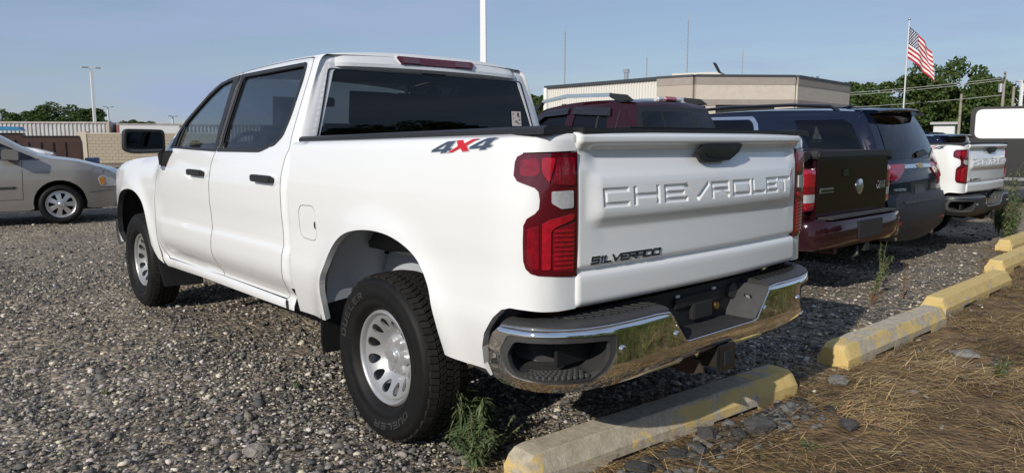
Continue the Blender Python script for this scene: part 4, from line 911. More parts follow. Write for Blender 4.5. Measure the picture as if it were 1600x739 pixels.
# ---------------------------------------------------------------- dark red sport pickup with roof rails
def sport_pickup():
    MAR=paint('maroon_paint',(.020,.0028,.006),.30,.8,dz=.7,amt=.06,veil=.008); T=empty('maroon_pickup',(.20,-4.23,float(gz(0,-4.2))),0,'dark maroon pickup with chrome roof rails parked beside the nearest white pickup','pickup truck')
    Yb=lambda x,z:pch(z,[.3,.5,.8,1.0,1.2,1.32],[.90,.925,.94,.93,.915,.90])+0*np.asarray(x)
    # bed (tail at x=0)
    bt=[(1.80,1.27),(.06,1.27),(.015,1.24),(.0,1.15),(.0,.72)]
    B=Body(bt,Yb,.09,lambda x,z:.03)
    low=[(.0,.60)]+[(1.25-.46,.58)][:0]
    arc=archcut(1.10,.43,.52,.40)
    out=bt+[(.02,.55)]+[(q[0],q[1]) for q in archcut(1.10,.43,.50,.40)[::-1]]+[(1.80,.50)]
    lamp=roundpoly([(.02,1.13),(.02,.80),(.16,.80),(.19,.95),(.17,1.13)],.02,3)
    for sd in(1,-1):
        panel('bed_side',B.side,out,[],.06,MAR,T,flange=.03,side=sd)
        # corner lamp wrapping side and rear: swept plan
        V=[];F=[]; pl_=[(.20,.935),(.10,.938),(.02,.925),(-.028,.88),(-.045,.82),(-.048,.745)]; C=catmull(pl_,5); zz_=[.785,.80,.86,.93,1.0,1.10,1.135,1.15]; n=len(zz_)
        for x,y in C:
            for k,z in enumerate(zz_): V.append((x+(.012 if k in(0,n-1) else 0),(y-(.012 if k in(0,n-1) else 0))*sd,z))
        for i in range(len(C)-1):
            for k in range(n-1): F.append((i*n+k,i*n+k+1,(i+1)*n+k+1,(i+1)*n+k))
        L=mk('tail_lamp',V,F,[REDLENS,CLEARL,REDBRIGHT],T,smooth=True)
        mi=[]
        for i in range(len(C)-1):
            for k in range(n-1): mi.append(1 if k in(2,) and i>10 else (2 if k in(4,5) or (k in(0,1) and i>10) else 0))
        L.data.polygons.foreach_set('material_index',mi)
    B.skin('bed_rear',MAR,T)
    # tailgate
    mb=MB(); mb.prism([(-.745,.70),(.745,.70),(.745,1.235),(-.745,1.235)],lambda q,dd:(-.058-dd,q[0],q[1]),-.05)
    tg=mb.build('tailgate',paint('maroon_paint_gate',(.014,.003,.005),.28,.8,amt=.04,veil=.006),T,bevel=.012)
    mb=MB(); mb.prism([(-.77,1.235),(.77,1.235),(.755,1.30),(-.755,1.30)],lambda q,dd:(-.075-dd+.0*(q[1]),q[0],q[1]),-.13); mb.build('tailgate_spoiler',BLACKP,tg,bevel=.015)
    mb=MB(); mb.prism([(.80,1.24),(.93,1.20),(.93,1.29),(.80,1.30)],lambda q,dd:(-.03+dd,q[0],q[1]),1.80); mb.build('bed_rail',BLACKP,T,bevel=.01)
    mb=MB(); mb.prism([(-.93,1.20),(-.80,1.24),(-.80,1.30),(-.93,1.29)],lambda q,dd:(-.03+dd,q[0],q[1]),1.80); mb.build('bed_rail',BLACKP,T,bevel=.01)
    mb=MB(); mb.box((.0,-.78,1.22),(1.8,.78,1.262)); mb.build('bed_cover',BLACKP,T)
    mb=MB(); mb.tube([(-.058,-.11,.965),(-.066,-.11,.965),(-.070,-.11,.965)],[.072,.072,.058],24); e=mb.build('round_emblem',SILVER,tg,smooth=True,auto=20)
    mb=MB(); mb.obox((-.064,.20,1.10),(.012,.11,.07)); mb.build('gate_latch',BLACKG,tg,bevel=.012)
    mb=MB(); mb.obox((-.060,.55,.955),(.008,.26,.05)); b_=mb.build('name_badge',SILVER,tg,bevel=.004)
    for i in range(7):
        MB().obox((-.066,.65-i*.034,.955),(.006,.018,.026)).build('badge_letter',BLACKG,b_)
    for k,ch in enumerate('4X4'):
        mb=MB()
        for qi,Q in enumerate(glyphquads(ch,-.52-k*.055,-.565-k*.055,.93,1.0,.013,.2)): mb.prism(Q,lambda q,dd:(-.0625-dd-qi*.0004,q[0],q[1]),.006)
        mb.build('badge_numeral',SILVER,tg)
    # bumper
    V=[];F=[]; C=catmull([(.45,.95),(.1,.955),(-.08,.93),(-.17,.84),(-.215,.60),(-.225,.3),(-.225,0),(-.225,-.3),(-.215,-.60),(-.17,-.84),(-.08,-.93),(.1,-.955),(.45,-.95)],5)
    pr=[(.45,.06),(.47,.01),(.52,0),(.66,0),(.70,.02),(.715,.06),(.715,.22)]; n=len(pr)
    T_=np.gradient(C,axis=0); Nn=np.stack([T_[:,1],-T_[:,0]],1); Nn/=np.linalg.norm(Nn,axis=1)[:,None]
    if (Nn*(C-np.array([.6,0]))).sum()<0: Nn=-Nn
    for c,q in zip(C,Nn):
        for z,i_ in pr: V.append((c[0]-q[0]*i_,c[1]-q[1]*i_,z))
    for i in range(len(C)-1):
        for k in range(n-1): F.append((i*n+k,(i+1)*n+k,(i+1)*n+k+1,i*n+k+1))
    bp=mk('rear_bumper',V,F,MAR,T,smooth=True); bp.data.set_sharp_from_angle(angle=R(38))
    mb=MB(); mb.box((-.205,-.72,.717),(-.07,.72,.730)); mb.build('step_pad',GREYPL,bp,bevel=.004)
    mb=MB(); mb.obox((-.227,0,.60),(.02,.5,.16)); mb.build('plate_recess',BLACKP,bp,bevel=.006)
    mb=MB(); mb.tube([(.5,-.6,.42),(.5,.6,.42)],.05,8); mb.obox((-.10,0,.43),(.22,.08,.08)); h=mb.build('hitch_frame',DARK,T)
    mb=MB(); mb.tube([(-.12,.45,.42),(.6,.45,.40)],.035,10); mb.build('exhaust_pipe',RUST,T)
    mb=MB(); mb.tube([(-.15,.1,.43),(-.17,.12,.36),(-.12,.14,.33)],.022,8); mb.build('trailer_plug',BLACKP,T)
    # cab
    Yc_=lambda x,z:pch(z,[.3,.5,.8,1.1,1.25,1.5,1.75,1.85],[.90,.925,.94,.93,.91,.84,.75,.72])+0*np.asarray(x)
    ct=[(5.530,.55),(5.500,.95),(5.330,1.10),(4.330,1.20),(4.130,1.25),(3.480,1.698),(3.230,1.781),(2.780,1.825),(2.280,1.825),(2.060,1.797),(1.980,1.742),(1.840,1.28),(1.820,.6)]
    ct=smoothpoly(ct,3)
    Cb=Body(ct,Yc_,.10,lambda x,z:.03)
    co=ct+[(1.820,.45)]+[(4.25-.9*0,0)][:0]+[(4.170,.45)]+[q for q in archcut(4.630,.44,.46,.40)[::-1]]+[(5.500,.45)]
    w1=roundpoly([(2.210,1.29),(2.280,1.698),(2.760,1.720),(2.780,1.29)],.03,3); w2=roundpoly([(2.880,1.29),(2.880,1.720),(3.230,1.687),(3.730,1.368),(3.780,1.29)],.03,3)
    w1b=[(2.495+(a-2.495)*1.05,1.48+(b-1.48)*1.10) for a,b in w1]
    for sd in(1,-1):
        c=panel('cab_side',Cb.side,co,[w1,w2],.06,MAR,T,flange=.02,side=sd)
        panel('side_window',Cb.side,w1,[],.1,MIDG,c,flange=0,off=-.01,side=sd); panel('side_window',Cb.side,w2,[],.1,MIDG,c,flange=0,off=-.01,side=sd)
        panel('window_divider',Cb.side,[(2.380,1.29),(2.400,1.709),(2.430,1.709),(2.410,1.29)],[],.1,BLACKP,c,flange=0,off=-.006,side=sd)
        panel('rain_visor',Cb.side,[(2.220,1.654),(2.240,1.742),(2.780,1.764),(2.800,1.687)],[],.06,BLACKG,c,flange=.02,off=.025,side=sd)
        panel('rain_visor',Cb.side,[(2.860,1.687),(2.860,1.764),(3.240,1.731),(3.580,1.511),(3.530,1.467),(3.220,1.665)],[],.06,BLACKG,c,flange=.02,off=.025,side=sd)
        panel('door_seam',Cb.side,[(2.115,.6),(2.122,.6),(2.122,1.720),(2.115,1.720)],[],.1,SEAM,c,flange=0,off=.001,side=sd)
        # roof rail
        mb=MB(); q=.655*sd
        mb.prism([(2.000,1.807),(2.100,1.876),(2.330,1.902),(2.330,1.860),(2.180,1.796)],lambda p_,dd:(p_[0],q+dd*sd,p_[1]),.055); r_=mb.build('roof_rail',BLACKP,T,bevel=.012)
        mb=MB(); mb.prism([(2.310,1.862),(2.310,1.904),(2.980,1.918),(3.380,1.865),(3.380,1.828),(2.980,1.873)],lambda p_,dd:(p_[0],q+dd*sd,p_[1]),.05); mb.build('rail_bar',CHROME,r_,bevel=.010)
        mb=MB(); mb.prism([(3.360,1.828),(3.360,1.868),(3.500,1.796),(3.540,1.740),(3.430,1.751)],lambda p_,dd:(p_[0],q+dd*sd,p_[1]),.05); mb.build('rail_foot',BLACKP,r_,bevel=.010)
    a_r0=Cb.arc(1.980,1.742); a_r1=Cb.arc(1.840,1.28); a_w0=Cb.arc(4.130,1.25); a_w1=Cb.arc(3.480,1.698)
    Cb.skin('hood',MAR,T,0,a_w0); Cb.skin('windshield',MIDG,T,a_w0,a_w1); Cb.skin('roof',MAR,T,a_w1,a_r0); Cb.skin('cab_rear',BLACKP,T,a_r0)
    gl=roundpoly([(a_r0+.05,-.60),(a_r0+.05,.60),(a_r1-.02,.66),(a_r1-.02,-.66)],.04,3)
    rw=panel('rear_window',Cb.strip,gl,[],.1,PRIV,T,flange=0,off=.006)
    for y in(.30,-.30): panel('window_bar',Cb.strip,[(a_r0+.05,y-.012),(a_r0+.05,y+.012),(a_r1-.02,y+.012),(a_r1-.02,y-.012)],[],.1,BLACKP,rw,flange=.004,off=.010)
    panel('cab_backing',Cb.strip,[(a_r0+.0,-.62),(a_r0+.0,.62),(a_r1+.0,.68),(a_r1+.0,-.68)],[],.1,INTERIOR,T,flange=0,off=-.05)
    mb=MB(); mb.obox((2.065,0,1.838),(.08,.44,.05),ry=.5); sl_=mb.build('stop_lamp',mat('pale_lamp_housing',(.55,.52,.53),.2,coat=1.),T,bevel=.012)
    mb=MB(); mb.obox((2.048,0,1.842),(.07,.20,.045),ry=.5); mb.build('stop_lamp_lens',mat('faded_red_lens',(.35,.06,.07),.2,coat=1.),sl_,bevel=.006)
    mb=MB(); mb.box((1.930,-.80,.5),(4.280,.80,.75)); mb.obox((2.130,0,1.15),(.14,1.2,.7),ry=-.2); mb.obox((3.130,0,1.1),(.14,1.2,.8),ry=-.2); mb.build('seats',SEAT,T)
    mb=MB(); mb.box((.1,-.75,.45),(5.180,.75,.60)); mb.build('underbody',DARK,T)
    for x in(1.10,4.63):
        for sd in(1,-1): simple_wheel(T,x,.90,.385,sd,.385,.23,5)
    return T
SPORT=sport_pickup()
# ---------------------------------------------------------------- dark blue three-row SUV
def suv(name,loc,label,col,grp=None):
    NAV=paint('navy_paint',col,.28,.8,dz=.6,amt=.05,veil=.005); T=empty(name,loc,0,label,'suv',grp)
    Y=lambda x,z:(pch(z,[.3,.45,.8,1.0,1.1,1.4,1.62,1.75],[.94,.965,.995,.99,.975,.905,.835,.77]))-.05*sstep(.40,-.05,np.asarray(x))
    top=[(5.15,.45),(5.16,.80),(5.05,1.02),(4.1,1.15),(3.85,1.20),(3.0,1.62),(2.6,1.69),(1.8,1.725),(.9,1.715),(.42,1.690),(.30,1.66),(.16,1.42),(.04,1.13),(.0,.98),(-.01,.80),(-.05,.66),(-.05,.45),(.05,.32)]
    top=smoothpoly(top,3)
    crown=lambda x,z:.035+.035*sstep(.55,.25,x)*sstep(1.75,1.2,z)
    B=Body(top,Y,.09,crown)
    out=top+[q for q in archcut(1.10,.42,.32,.38)[::-1]]+[(1.7,.30),(3.6,.30)]+[q for q in archcut(4.15,.42,.32,.38)[::-1]]+[(5.1,.32)]
    wq=roundpoly([(.52,1.19),(.80,1.19),(1.27,1.19),(1.20,1.60),(.52,1.60),(.42,1.56),(.40,1.40)],.03,3)     # rear quarter glass
    wq=roundpoly([(.17,1.21),(.74,1.21),(1.06,1.60),(.47,1.60),(.37,1.55)],.025,3)
    wd=roundpoly([(1.47,1.20),(1.59,1.56),(1.65,1.61),(2.50,1.61),(2.57,1.20)],.03,3); wf=roundpoly([(2.65,1.20),(2.61,1.61),(3.0,1.55),(3.62,1.24),(3.64,1.20)],.03,3)
    dl=roundpoly([(1.38,1.14),(1.52,1.58),(1.60,1.66),(2.7,1.662),(3.05,1.59),(3.72,1.22),(3.74,1.14)],.03,3); dl2=roundpoly([(1.45,1.18),(1.575,1.57),(1.64,1.625),(2.7,1.627),(3.03,1.555),(3.64,1.215),(3.65,1.18)],.03,3)
    low=[(.42,.40),(.42,.60)]
    for sd in(1,-1):
        s=panel('body_side',B.side,out,[wq,wd,wf],.07,NAV,T,flange=.02,side=sd)
        for w in(wq,wd,wf): panel('side_window',B.side,w,[],.12,PRIV if w is not wf else MIDG,s,flange=0,off=-.008,side=sd)
        panel('chrome_window_line',B.side,dl,[dl2],.08,CHROME,s,flange=.006,off=.004,side=sd)
        panel('pillar_cover',B.side,[(2.56,1.20),(2.66,1.20),(2.62,1.61),(2.49,1.61)],[],.06,BLACKG,s,flange=.004,off=.003,side=sd)
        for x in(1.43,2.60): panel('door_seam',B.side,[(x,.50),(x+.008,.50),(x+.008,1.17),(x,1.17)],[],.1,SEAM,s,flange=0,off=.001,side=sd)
        mb=MB(); q=.655*sd
        mb.tube([(.62,q,1.70),(.72,q,1.755),(1.2,q,1.785),(2.0,q,1.785),(2.6,q,1.755),(2.72,q,1.71)],.02,8); mb.build('roof_rail',BLACKG,T,smooth=True)
        mb=MB(); mb.obox((3.55,1.02*sd,1.20),(.14,.22,.15)); mb.build('side_mirror',NAV,T,bevel=.04,seg=3)
    at=lambda x,z:B.arc(x,z)
    aw0=at(3.85,1.20); aw1=at(3.0,1.62); ar0=at(.30,1.66); ar1=at(.04,1.13)
    B.skin('hood',NAV,T,0,aw0); B.skin('windshield',MIDG,T,aw0,aw1); B.skin('roof',NAV,T,aw1,ar0); h=B.skin('liftgate',NAV,T,ar0,at(-.01,.80))
    B.skin('rear_bumper',mat('dark_bumper_plastic',(.014,.015,.018),.5),T,at(-.01,.80))
    ab=at(-.01,.80); ae=at(.05,.32); BUM=mat('dark_bumper_plastic')
    panel('bumper_cover',B.strip,roundpoly([(ab+.02,-.87),(ab+.02,.87),(ae-.02,.85),(ae-.02,-.85)],.03,3),[],.06,BUM,T,flange=.035,off=.035)
    panel('bumper_step',B.strip,[(ab+.10,-.55),(ab+.10,.55),(ab+.125,.52),(ab+.125,-.52)],[],.08,GREYPL,T,flange=.01,off=.045)
    panel('gate_seam',B.strip,[(ab-.012,-.86),(ab-.012,.86),(ab-.002,.86),(ab-.002,-.86)],[],.06,SEAM,h,flange=0,off=.003)
    gl=roundpoly([(ar0+.06,-.58),(ar0+.06,.58),(ar1-.03,.70),(ar1-.03,-.70)],.06,4); panel('rear_window',B.strip,gl,[],.08,PRIV,h,flange=.004,off=.006)
    panel('gate_backing',B.strip,[(ar0,-.6),(ar0,.6),(ar1,.72),(ar1,-.72)],[],.1,INTERIOR,T,flange=0,off=-.04)
    # spoiler
    V=[];F=[]; ys=np.linspace(-1,1,17)
    for t in ys:
        c=.10*(1-t*t); V+=[(.46-c*.3,t*.66,1.712+.03*(1-t*t)),(.20-c,t*.66,1.700+.03*(1-t*t)),(.165-c,t*.66,1.685+.028*(1-t*t)),(.18-c,t*.65,1.665+.028*(1-t*t)),(.36-c*.6,t*.63,1.655+.02*(1-t*t))]
    for i in range(16):
        for j in range(4): F.append((i*5+j,(i+1)*5+j,(i+1)*5+j+1,i*5+j+1))
    F+=[(0,1,2,3,4),tuple(80+j for j in(4,3,2,1,0))]
    sp=mk('roof_spoiler',V,F,NAV,T,smooth=True); sp.data.set_sharp_from_angle(angle=R(40))
    mb=MB(); mb.obox((.085,0,1.713),(.03,.26,.014)); mb.build('stop_lamp',REDDARK,sp)
    mb=MB(); mb.prism([(.98,1.735),(.80,1.735),(.72,1.785),(.78,1.79)],lambda q,dd:(q[0],-.02+dd,q[1]),.04); mb.build('shark_fin_aerial',NAV,T,bevel=.012)
    # wiper
    q=B.strip(np.array([ar1-.06,ar1-.12]),np.array([-.02,-.30]),.03)
    mb=MB(); mb.prism([(0.0,0),(.30,.02),(.30,.045),(.20,.085),(.02,.05)],lambda p_,dd:(float(B.strip(np.array(ar1-.03-p_[1]),np.array(.02-p_[0]),.02+dd)[0]),.02-p_[0],float(B.strip(np.array(ar1-.03-p_[1]),np.array(.02-p_[0]),.02+dd)[2])),.03); mb.build('rear_wiper',BLACKP,h)
    # lamps across the tail
    la0=at(.02,1.06); la1=at(.0,.95)
    for sd in(1,-1):
        lm=panel('tail_lamp',B.strip,roundpoly([(la0-.035,sd*.36),(la0-.045,sd*.80),(la1+.0,sd*.84),(la1+.005,sd*.60),(la0+.045,sd*.44)][::sd],.02,3),[],.04,REDLENS,T,flange=.02,off=.014)
        panel('lamp_bar',B.strip,[(la0-.02,sd*.46),(la0-.025,sd*.78),(la0-.008,sd*.78),(la0-.004,sd*.46)][::sd],[],.04,REDBRIGHT,lm,flange=.004,off=.018)
        panel('lamp_bar',B.strip,[(la0+.03,sd*.52),(la0+.03,sd*.80),(la0+.05,sd*.80),(la0+.045,sd*.56)][::sd],[],.04,REDBRIGHT,lm,flange=.004,off=.018)
        panel('side_lamp',B.side,roundpoly([(.06,1.10),(.30,1.08),(.22,1.0),(.05,.98)],.02,3),[],.04,REDLENS,lm,flange=.01,off=.008,side=sd)
        panel('reflector',B.strip,[(at(-.05,.52),sd*.60),(at(-.05,.52),sd*.80),(at(-.05,.52)+.03,sd*.80),(at(-.05,.52)+.03,sd*.60)][::sd],[],.05,REDLENS,T,flange=.005,off=.040)
    panel('chrome_bar',B.strip,[(la0-.025,-.40),(la0-.025,.40),(la0+.015,.40),(la0+.015,-.40)],[],.05,SILVER,h,flange=.01,off=.014)
    em=panel('emblem',B.strip,[(la0-.03,-.035),(la0-.03,.035),(la0-.016,.035),(la0-.016,.09),(la0+.008,.075),(la0+.008,.03),(la0+.022,.03),(la0+.022,-.03),(la0+.008,-.03),(la0+.008,-.09),(la0-.016,-.075),(la0-.016,-.035)],[],.03,mat('gold_emblem',(.55,.38,.12),.3,metal=.9),h,flange=.006,off=.022)
    p0=at(.0,.93); panel('plate_recess',B.strip,roundpoly([(p0,-.26),(p0,.26),(p0+.17,.24),(p0+.17,-.24)],.02,3),[],.06,BLACKP,h,flange=.004,off=.006)
    panel('plate',B.strip,roundpoly([(p0+.03,-.15),(p0+.03,.15),(p0+.15,.15),(p0+.15,-.15)],.01,2),[],.1,mat('bare_plate_holder',(.05,.05,.055),.5),h,flange=.004,off=.012)
    w0=at(-.005,.82)
    for i,ch in enumerate('TRAVERSE'):
        mb=MB()
        for qi,Q in enumerate(glyphquads(ch,.66-i*.036,.66-i*.036-.028,0,.030,.006)): mb.prism(Q,lambda q,dd:tuple(float(k) for k in B.strip(np.array(w0-q[1]),np.array(q[0]),.004+dd+qi*.0003)),.004)
        mb.build('badge_letter',SILVER,h)
    mb=MB(); mb.box((.2,-.8,.30),(4.9,.8,.5)); mb.build('underbody',DARK,T)
    mb=MB(); mb.tube([(-.06,.55,.33),(.3,.55,.33)],.035,10); mb.build('exhaust_tip',SILVER,T); mb=MB(); mb.tube([(-.06,-.55,.33),(.3,-.55,.33)],.035,10); mb.build('exhaust_tip',SILVER,T)
    mb=MB(); mb.obox((1.0,0,1.0),(.15,1.2,.7),ry=-.2); mb.obox((1.9,0,1.0),(.15,1.3,.75),ry=-.2); mb.obox((2.8,0,1.0),(.15,1.3,.75),ry=-.2); mb.build('seats',SEAT,T)
    for x in(1.10,4.15):
        for sd in(1,-1): simple_wheel(T,x,.955,.365,sd,.365,.25,5)
    return T
def darken(nm):
    b=MATS[nm].node_tree.nodes['Principled BSDF']; b.inputs['Specular IOR Level'].default_value=.5; b.inputs['Coat Weight'].default_value=0; b.inputs['Roughness'].default_value=.09
SUV=suv('navy_suv',(.45,-6.52,float(gz(0,-6.5))-.01),'dark navy three row suv with rear spoiler between the maroon and far white pickups',(.004,.007,.022),'dark suvs in the row')
SUV.scale=(1,1,1.035)
for nm in('navy_paint','maroon_paint','maroon_paint_gate'): darken(nm)
# ---------------------------------------------------------------- second white pickup : same make, black bumper
T2=copy_tree(HERO); T2.location=(1.40,-8.85,float(gz(0,-8.9))-.01); T2['label']='farther white pickup with black rear bumper, smaller, beyond the navy suv'
for ch in T2.children:
    if ch.name.startswith('rear_bumper'):
        ch.data=ch.data.copy(); ch.data.materials[0]=mat('black_bumper_paint',(.018,.018,.02),.4)
S2=copy_tree(SUV); S2.location=(1.55,-12.2,-.09); S2.scale=(.93,.95,.90); S2['label']='dark suv roof and side windows showing above the bed of the farther white pickup'
# ---------------------------------------------------------------- beige minivan, facing right
def minivan():
    TAN=paint('champagne_paint',(.29,.275,.25),.30,1.0,dz=.6,amt=.25,metal=.35); a=math.atan2(-.985,-.17)
    T=empty('beige_minivan',(12.12,-.02,.0),a,'dusty beige minivan at the left edge facing the white pickup','minivan')
    Y=lambda x,z:pch(z,[.2,.4,.7,.9,1.0,1.3,1.6,1.75],[.90,.94,.975,.965,.945,.85,.74,.68])-.16*sstep(.15,.95,np.asarray(x))*1.0
    top=[(.86,.24),(.93,.42),(.93,.60),(.88,.72),(.75,.86),(.30,1.02),(-.28,1.13),(-.95,1.52),(-1.30,1.66),(-1.8,1.735),(-2.8,1.75),(-3.7,1.71),(-4.05,1.62),(-4.2,1.1),(-4.22,.5),(-4.1,.25)]
    top=smoothpoly(top,3)
    B=Body(top,Y,.09,lambda x,z:.03+.14*sstep(.2,.9,x)*sstep(1.0,.6,z))
    out=top+[q for q in archcut(-3.08,.385,.25,.34)[::-1]][::-1][:0]+[(-3.5,.25)]+[q for q in archcut(-3.08,.385,.26,.34)][::-1]+[(-2.6,.24),(-.45,.24)]+[q for q in archcut(0,.385,.26,.34)][::-1]+[(.45,.24)]
    wf=roundpoly([(-.30,1.08),(-.98,1.44),(-1.28,1.55),(-1.42,1.56),(-1.50,1.06)],.03,3); wr=roundpoly([(-1.60,1.06),(-1.54,1.57),(-2.45,1.60),(-2.50,1.06)],.03,3); wb=roundpoly([(-2.6,1.06),(-2.55,1.60),(-3.5,1.58),(-3.75,1.10)],.03,3)
    for sd in(1,-1):
        s=panel('body_side',B.side,out,[wf,wr,wb],.06,TAN,T,flange=.04,side=sd)
        for w,g in((wf,MIDG),(wr,PRIV),(wb,PRIV)): panel('side_window',B.side,w,[],.12,g,s,flange=0,off=-.008,side=sd)
        panel('belt_trim',B.side,[(-.28,1.055),(-3.8,1.04),(-3.8,1.065),(-.25,1.08)],[],.08,mat('grey_trim',(.10,.10,.10),.4),s,flange=.004,off=.004,side=sd)
        panel('door_moulding',B.side,[(-.62,.60),(-1.50,.59),(-1.50,.625),(-.60,.635)],[],.08,GREYPL,s,flange=.008,off=.010,side=sd)
        panel('door_moulding',B.side,[(-1.56,.59),(-2.5,.58),(-2.5,.615),(-1.56,.625)],[],.08,GREYPL,s,flange=.008,off=.010,side=sd)
        panel('quarter_glass',B.side,[(-.35,1.09),(-.62,1.23),(-.62,1.08)],[],.06,BLACKG,s,flange=.003,off=.003,side=sd)
        for P in([(-.52,.42),(-.50,1.04)],[(-1.53,.32),(-1.53,1.04)]):
            (x0,z0),(x1,z1)=P; panel('door_seam',B.side,[(x0,z0),(x0+.008,z0),(x1+.008,z1),(x1,z1)],[],.08,SEAM,s,flange=0,off=.0012,side=sd)
        panel('sill_seam',B.side,[(-.52,.42),(-1.53,.40),(-1.53,.408),(-.52,.428)],[],.08,SEAM,s,flange=0,off=.0012,side=sd)
        panel('headlamp',B.side,roundpoly([(.62,.80),(.86,.70),(.90,.60),(.60,.60),(.56,.74)],.04,4),[],.04,CLEARL,s,flange=.01,off=.010,side=sd)
        panel('turn_lens',B.side,roundpoly([(.57,.75),(.66,.76),(.66,.63),(.60,.62)],.02,3),[],.04,mat('amber_lens',(.62,.26,.05),.2,coat=1.),s,flange=.004,off=.014,side=sd)
        panel('bumper_seam',B.side,[(.42,.50),(.88,.54),(.88,.548),(.42,.508)],[],.06,SEAM,s,flange=0,off=.0015,side=sd)
        mb=MB(); mb.prism(roundpoly([(-.52,1.05),(-.52,1.22),(-.74,1.24),(-.76,1.07)],.04,3),lambda q,dd:(q[0],(.96+dd)*sd,q[1]),.20); mb.build('side_mirror',mat('grey_mirror',(.16,.15,.135),.35,coat=.6),T,bevel=.02)
        mb=MB(); mb.prism([(-1.33,.90),(-1.50,.90),(-1.50,.935),(-1.33,.935)],lambda q,dd:(q[0],(.965+dd)*sd,q[1]),.03); mb.build('door_handle',TAN,T,bevel=.008)
        for x in(0,-3.08): simple_wheel(T,x,.935,.325,sd,.325,.215,7,.95)
    a0=B.arc(-.28,1.13); a1=B.arc(-.95,1.52)
    B.skin('nose',TAN,T,0,a0); B.skin('windshield',MIDG,T,a0,a1); B.skin('roof',TAN,T,a1,None)
    mb=MB(); mb.box((-4.0,-.78,.22),(.6,.78,.40)); mb.box((-.45,-.6,.22),(.45,.6,.8)); mb.build('underbody',DARK,T)
    mb=MB(); mb.obox((-1.35,.38,.95),(.14,.5,.8),ry=-.2); mb.obox((-1.35,-.38,.95),(.14,.5,.8),ry=-.2); mb.obox((-.62,0,.98),(.3,1.4,.2)); mb.obox((-2.4,0,.9),(.14,1.3,.8),ry=-.2); mb.build('seats',SEAT,T)
    return T
VAN=minivan()
# white saloon behind the van (same body language, low)
def saloon():
    PW=paint('white_car_paint',(.78,.79,.80),.35,.9); T=empty('white_car',(37.0,-3.6,-.12),math.atan2(-.97,-.24),'white car hood peeking over the beige minivan','car')
    Y=lambda x,z:pch(z,[.2,.4,.7,.9,1.2,1.4],[.86,.89,.91,.88,.74,.66])-.15*sstep(.2,.9,np.asarray(x))
    top=[(.85,.25),(.92,.55),(.80,.92),(.2,1.10),(-.35,1.20),(-1.1,1.58),(-1.9,1.64),(-2.8,1.55),(-3.6,1.25),(-3.75,.7),(-3.7,.3)]
    B=Body(top,Y,.09); out=top+[q for q in archcut(-2.8,.36,.25,.33)][::-1]+[q for q in archcut(0,.36,.25,.33)][::-1]
    w=roundpoly([(-.5,1.20),(-1.15,1.50),(-2.6,1.48),(-3.1,1.20)],.04,3)
    for sd in(1,-1):
        s=panel('body_side',B.side,out,[w],.08,PW,T,flange=.03,side=sd); panel('side_window',B.side,w,[],.15,PRIV,s,flange=0,off=-.006,side=sd)
        panel('headlamp',B.side,[(.5,.95),(.82,.86),(.84,.76),(.5,.82)],[],.06,CLEARL,s,flange=.01,off=.01,side=sd)
        for x in(0,-2.8): simple_wheel(T,x,.87,.32,sd,.32,.21,6)
    a0=B.arc(-.35,1.20); a1=B.arc(-1.1,1.58); B.skin('hood',PW,T,0,a0); B.skin('windshield',PRIV,T,a0,a1); B.skin('roof',PW,T,a1)
    MB().box((-3.6,-.75,.22),(.7,.75,.9)).build('underbody',DARK,T); return T
saloon()

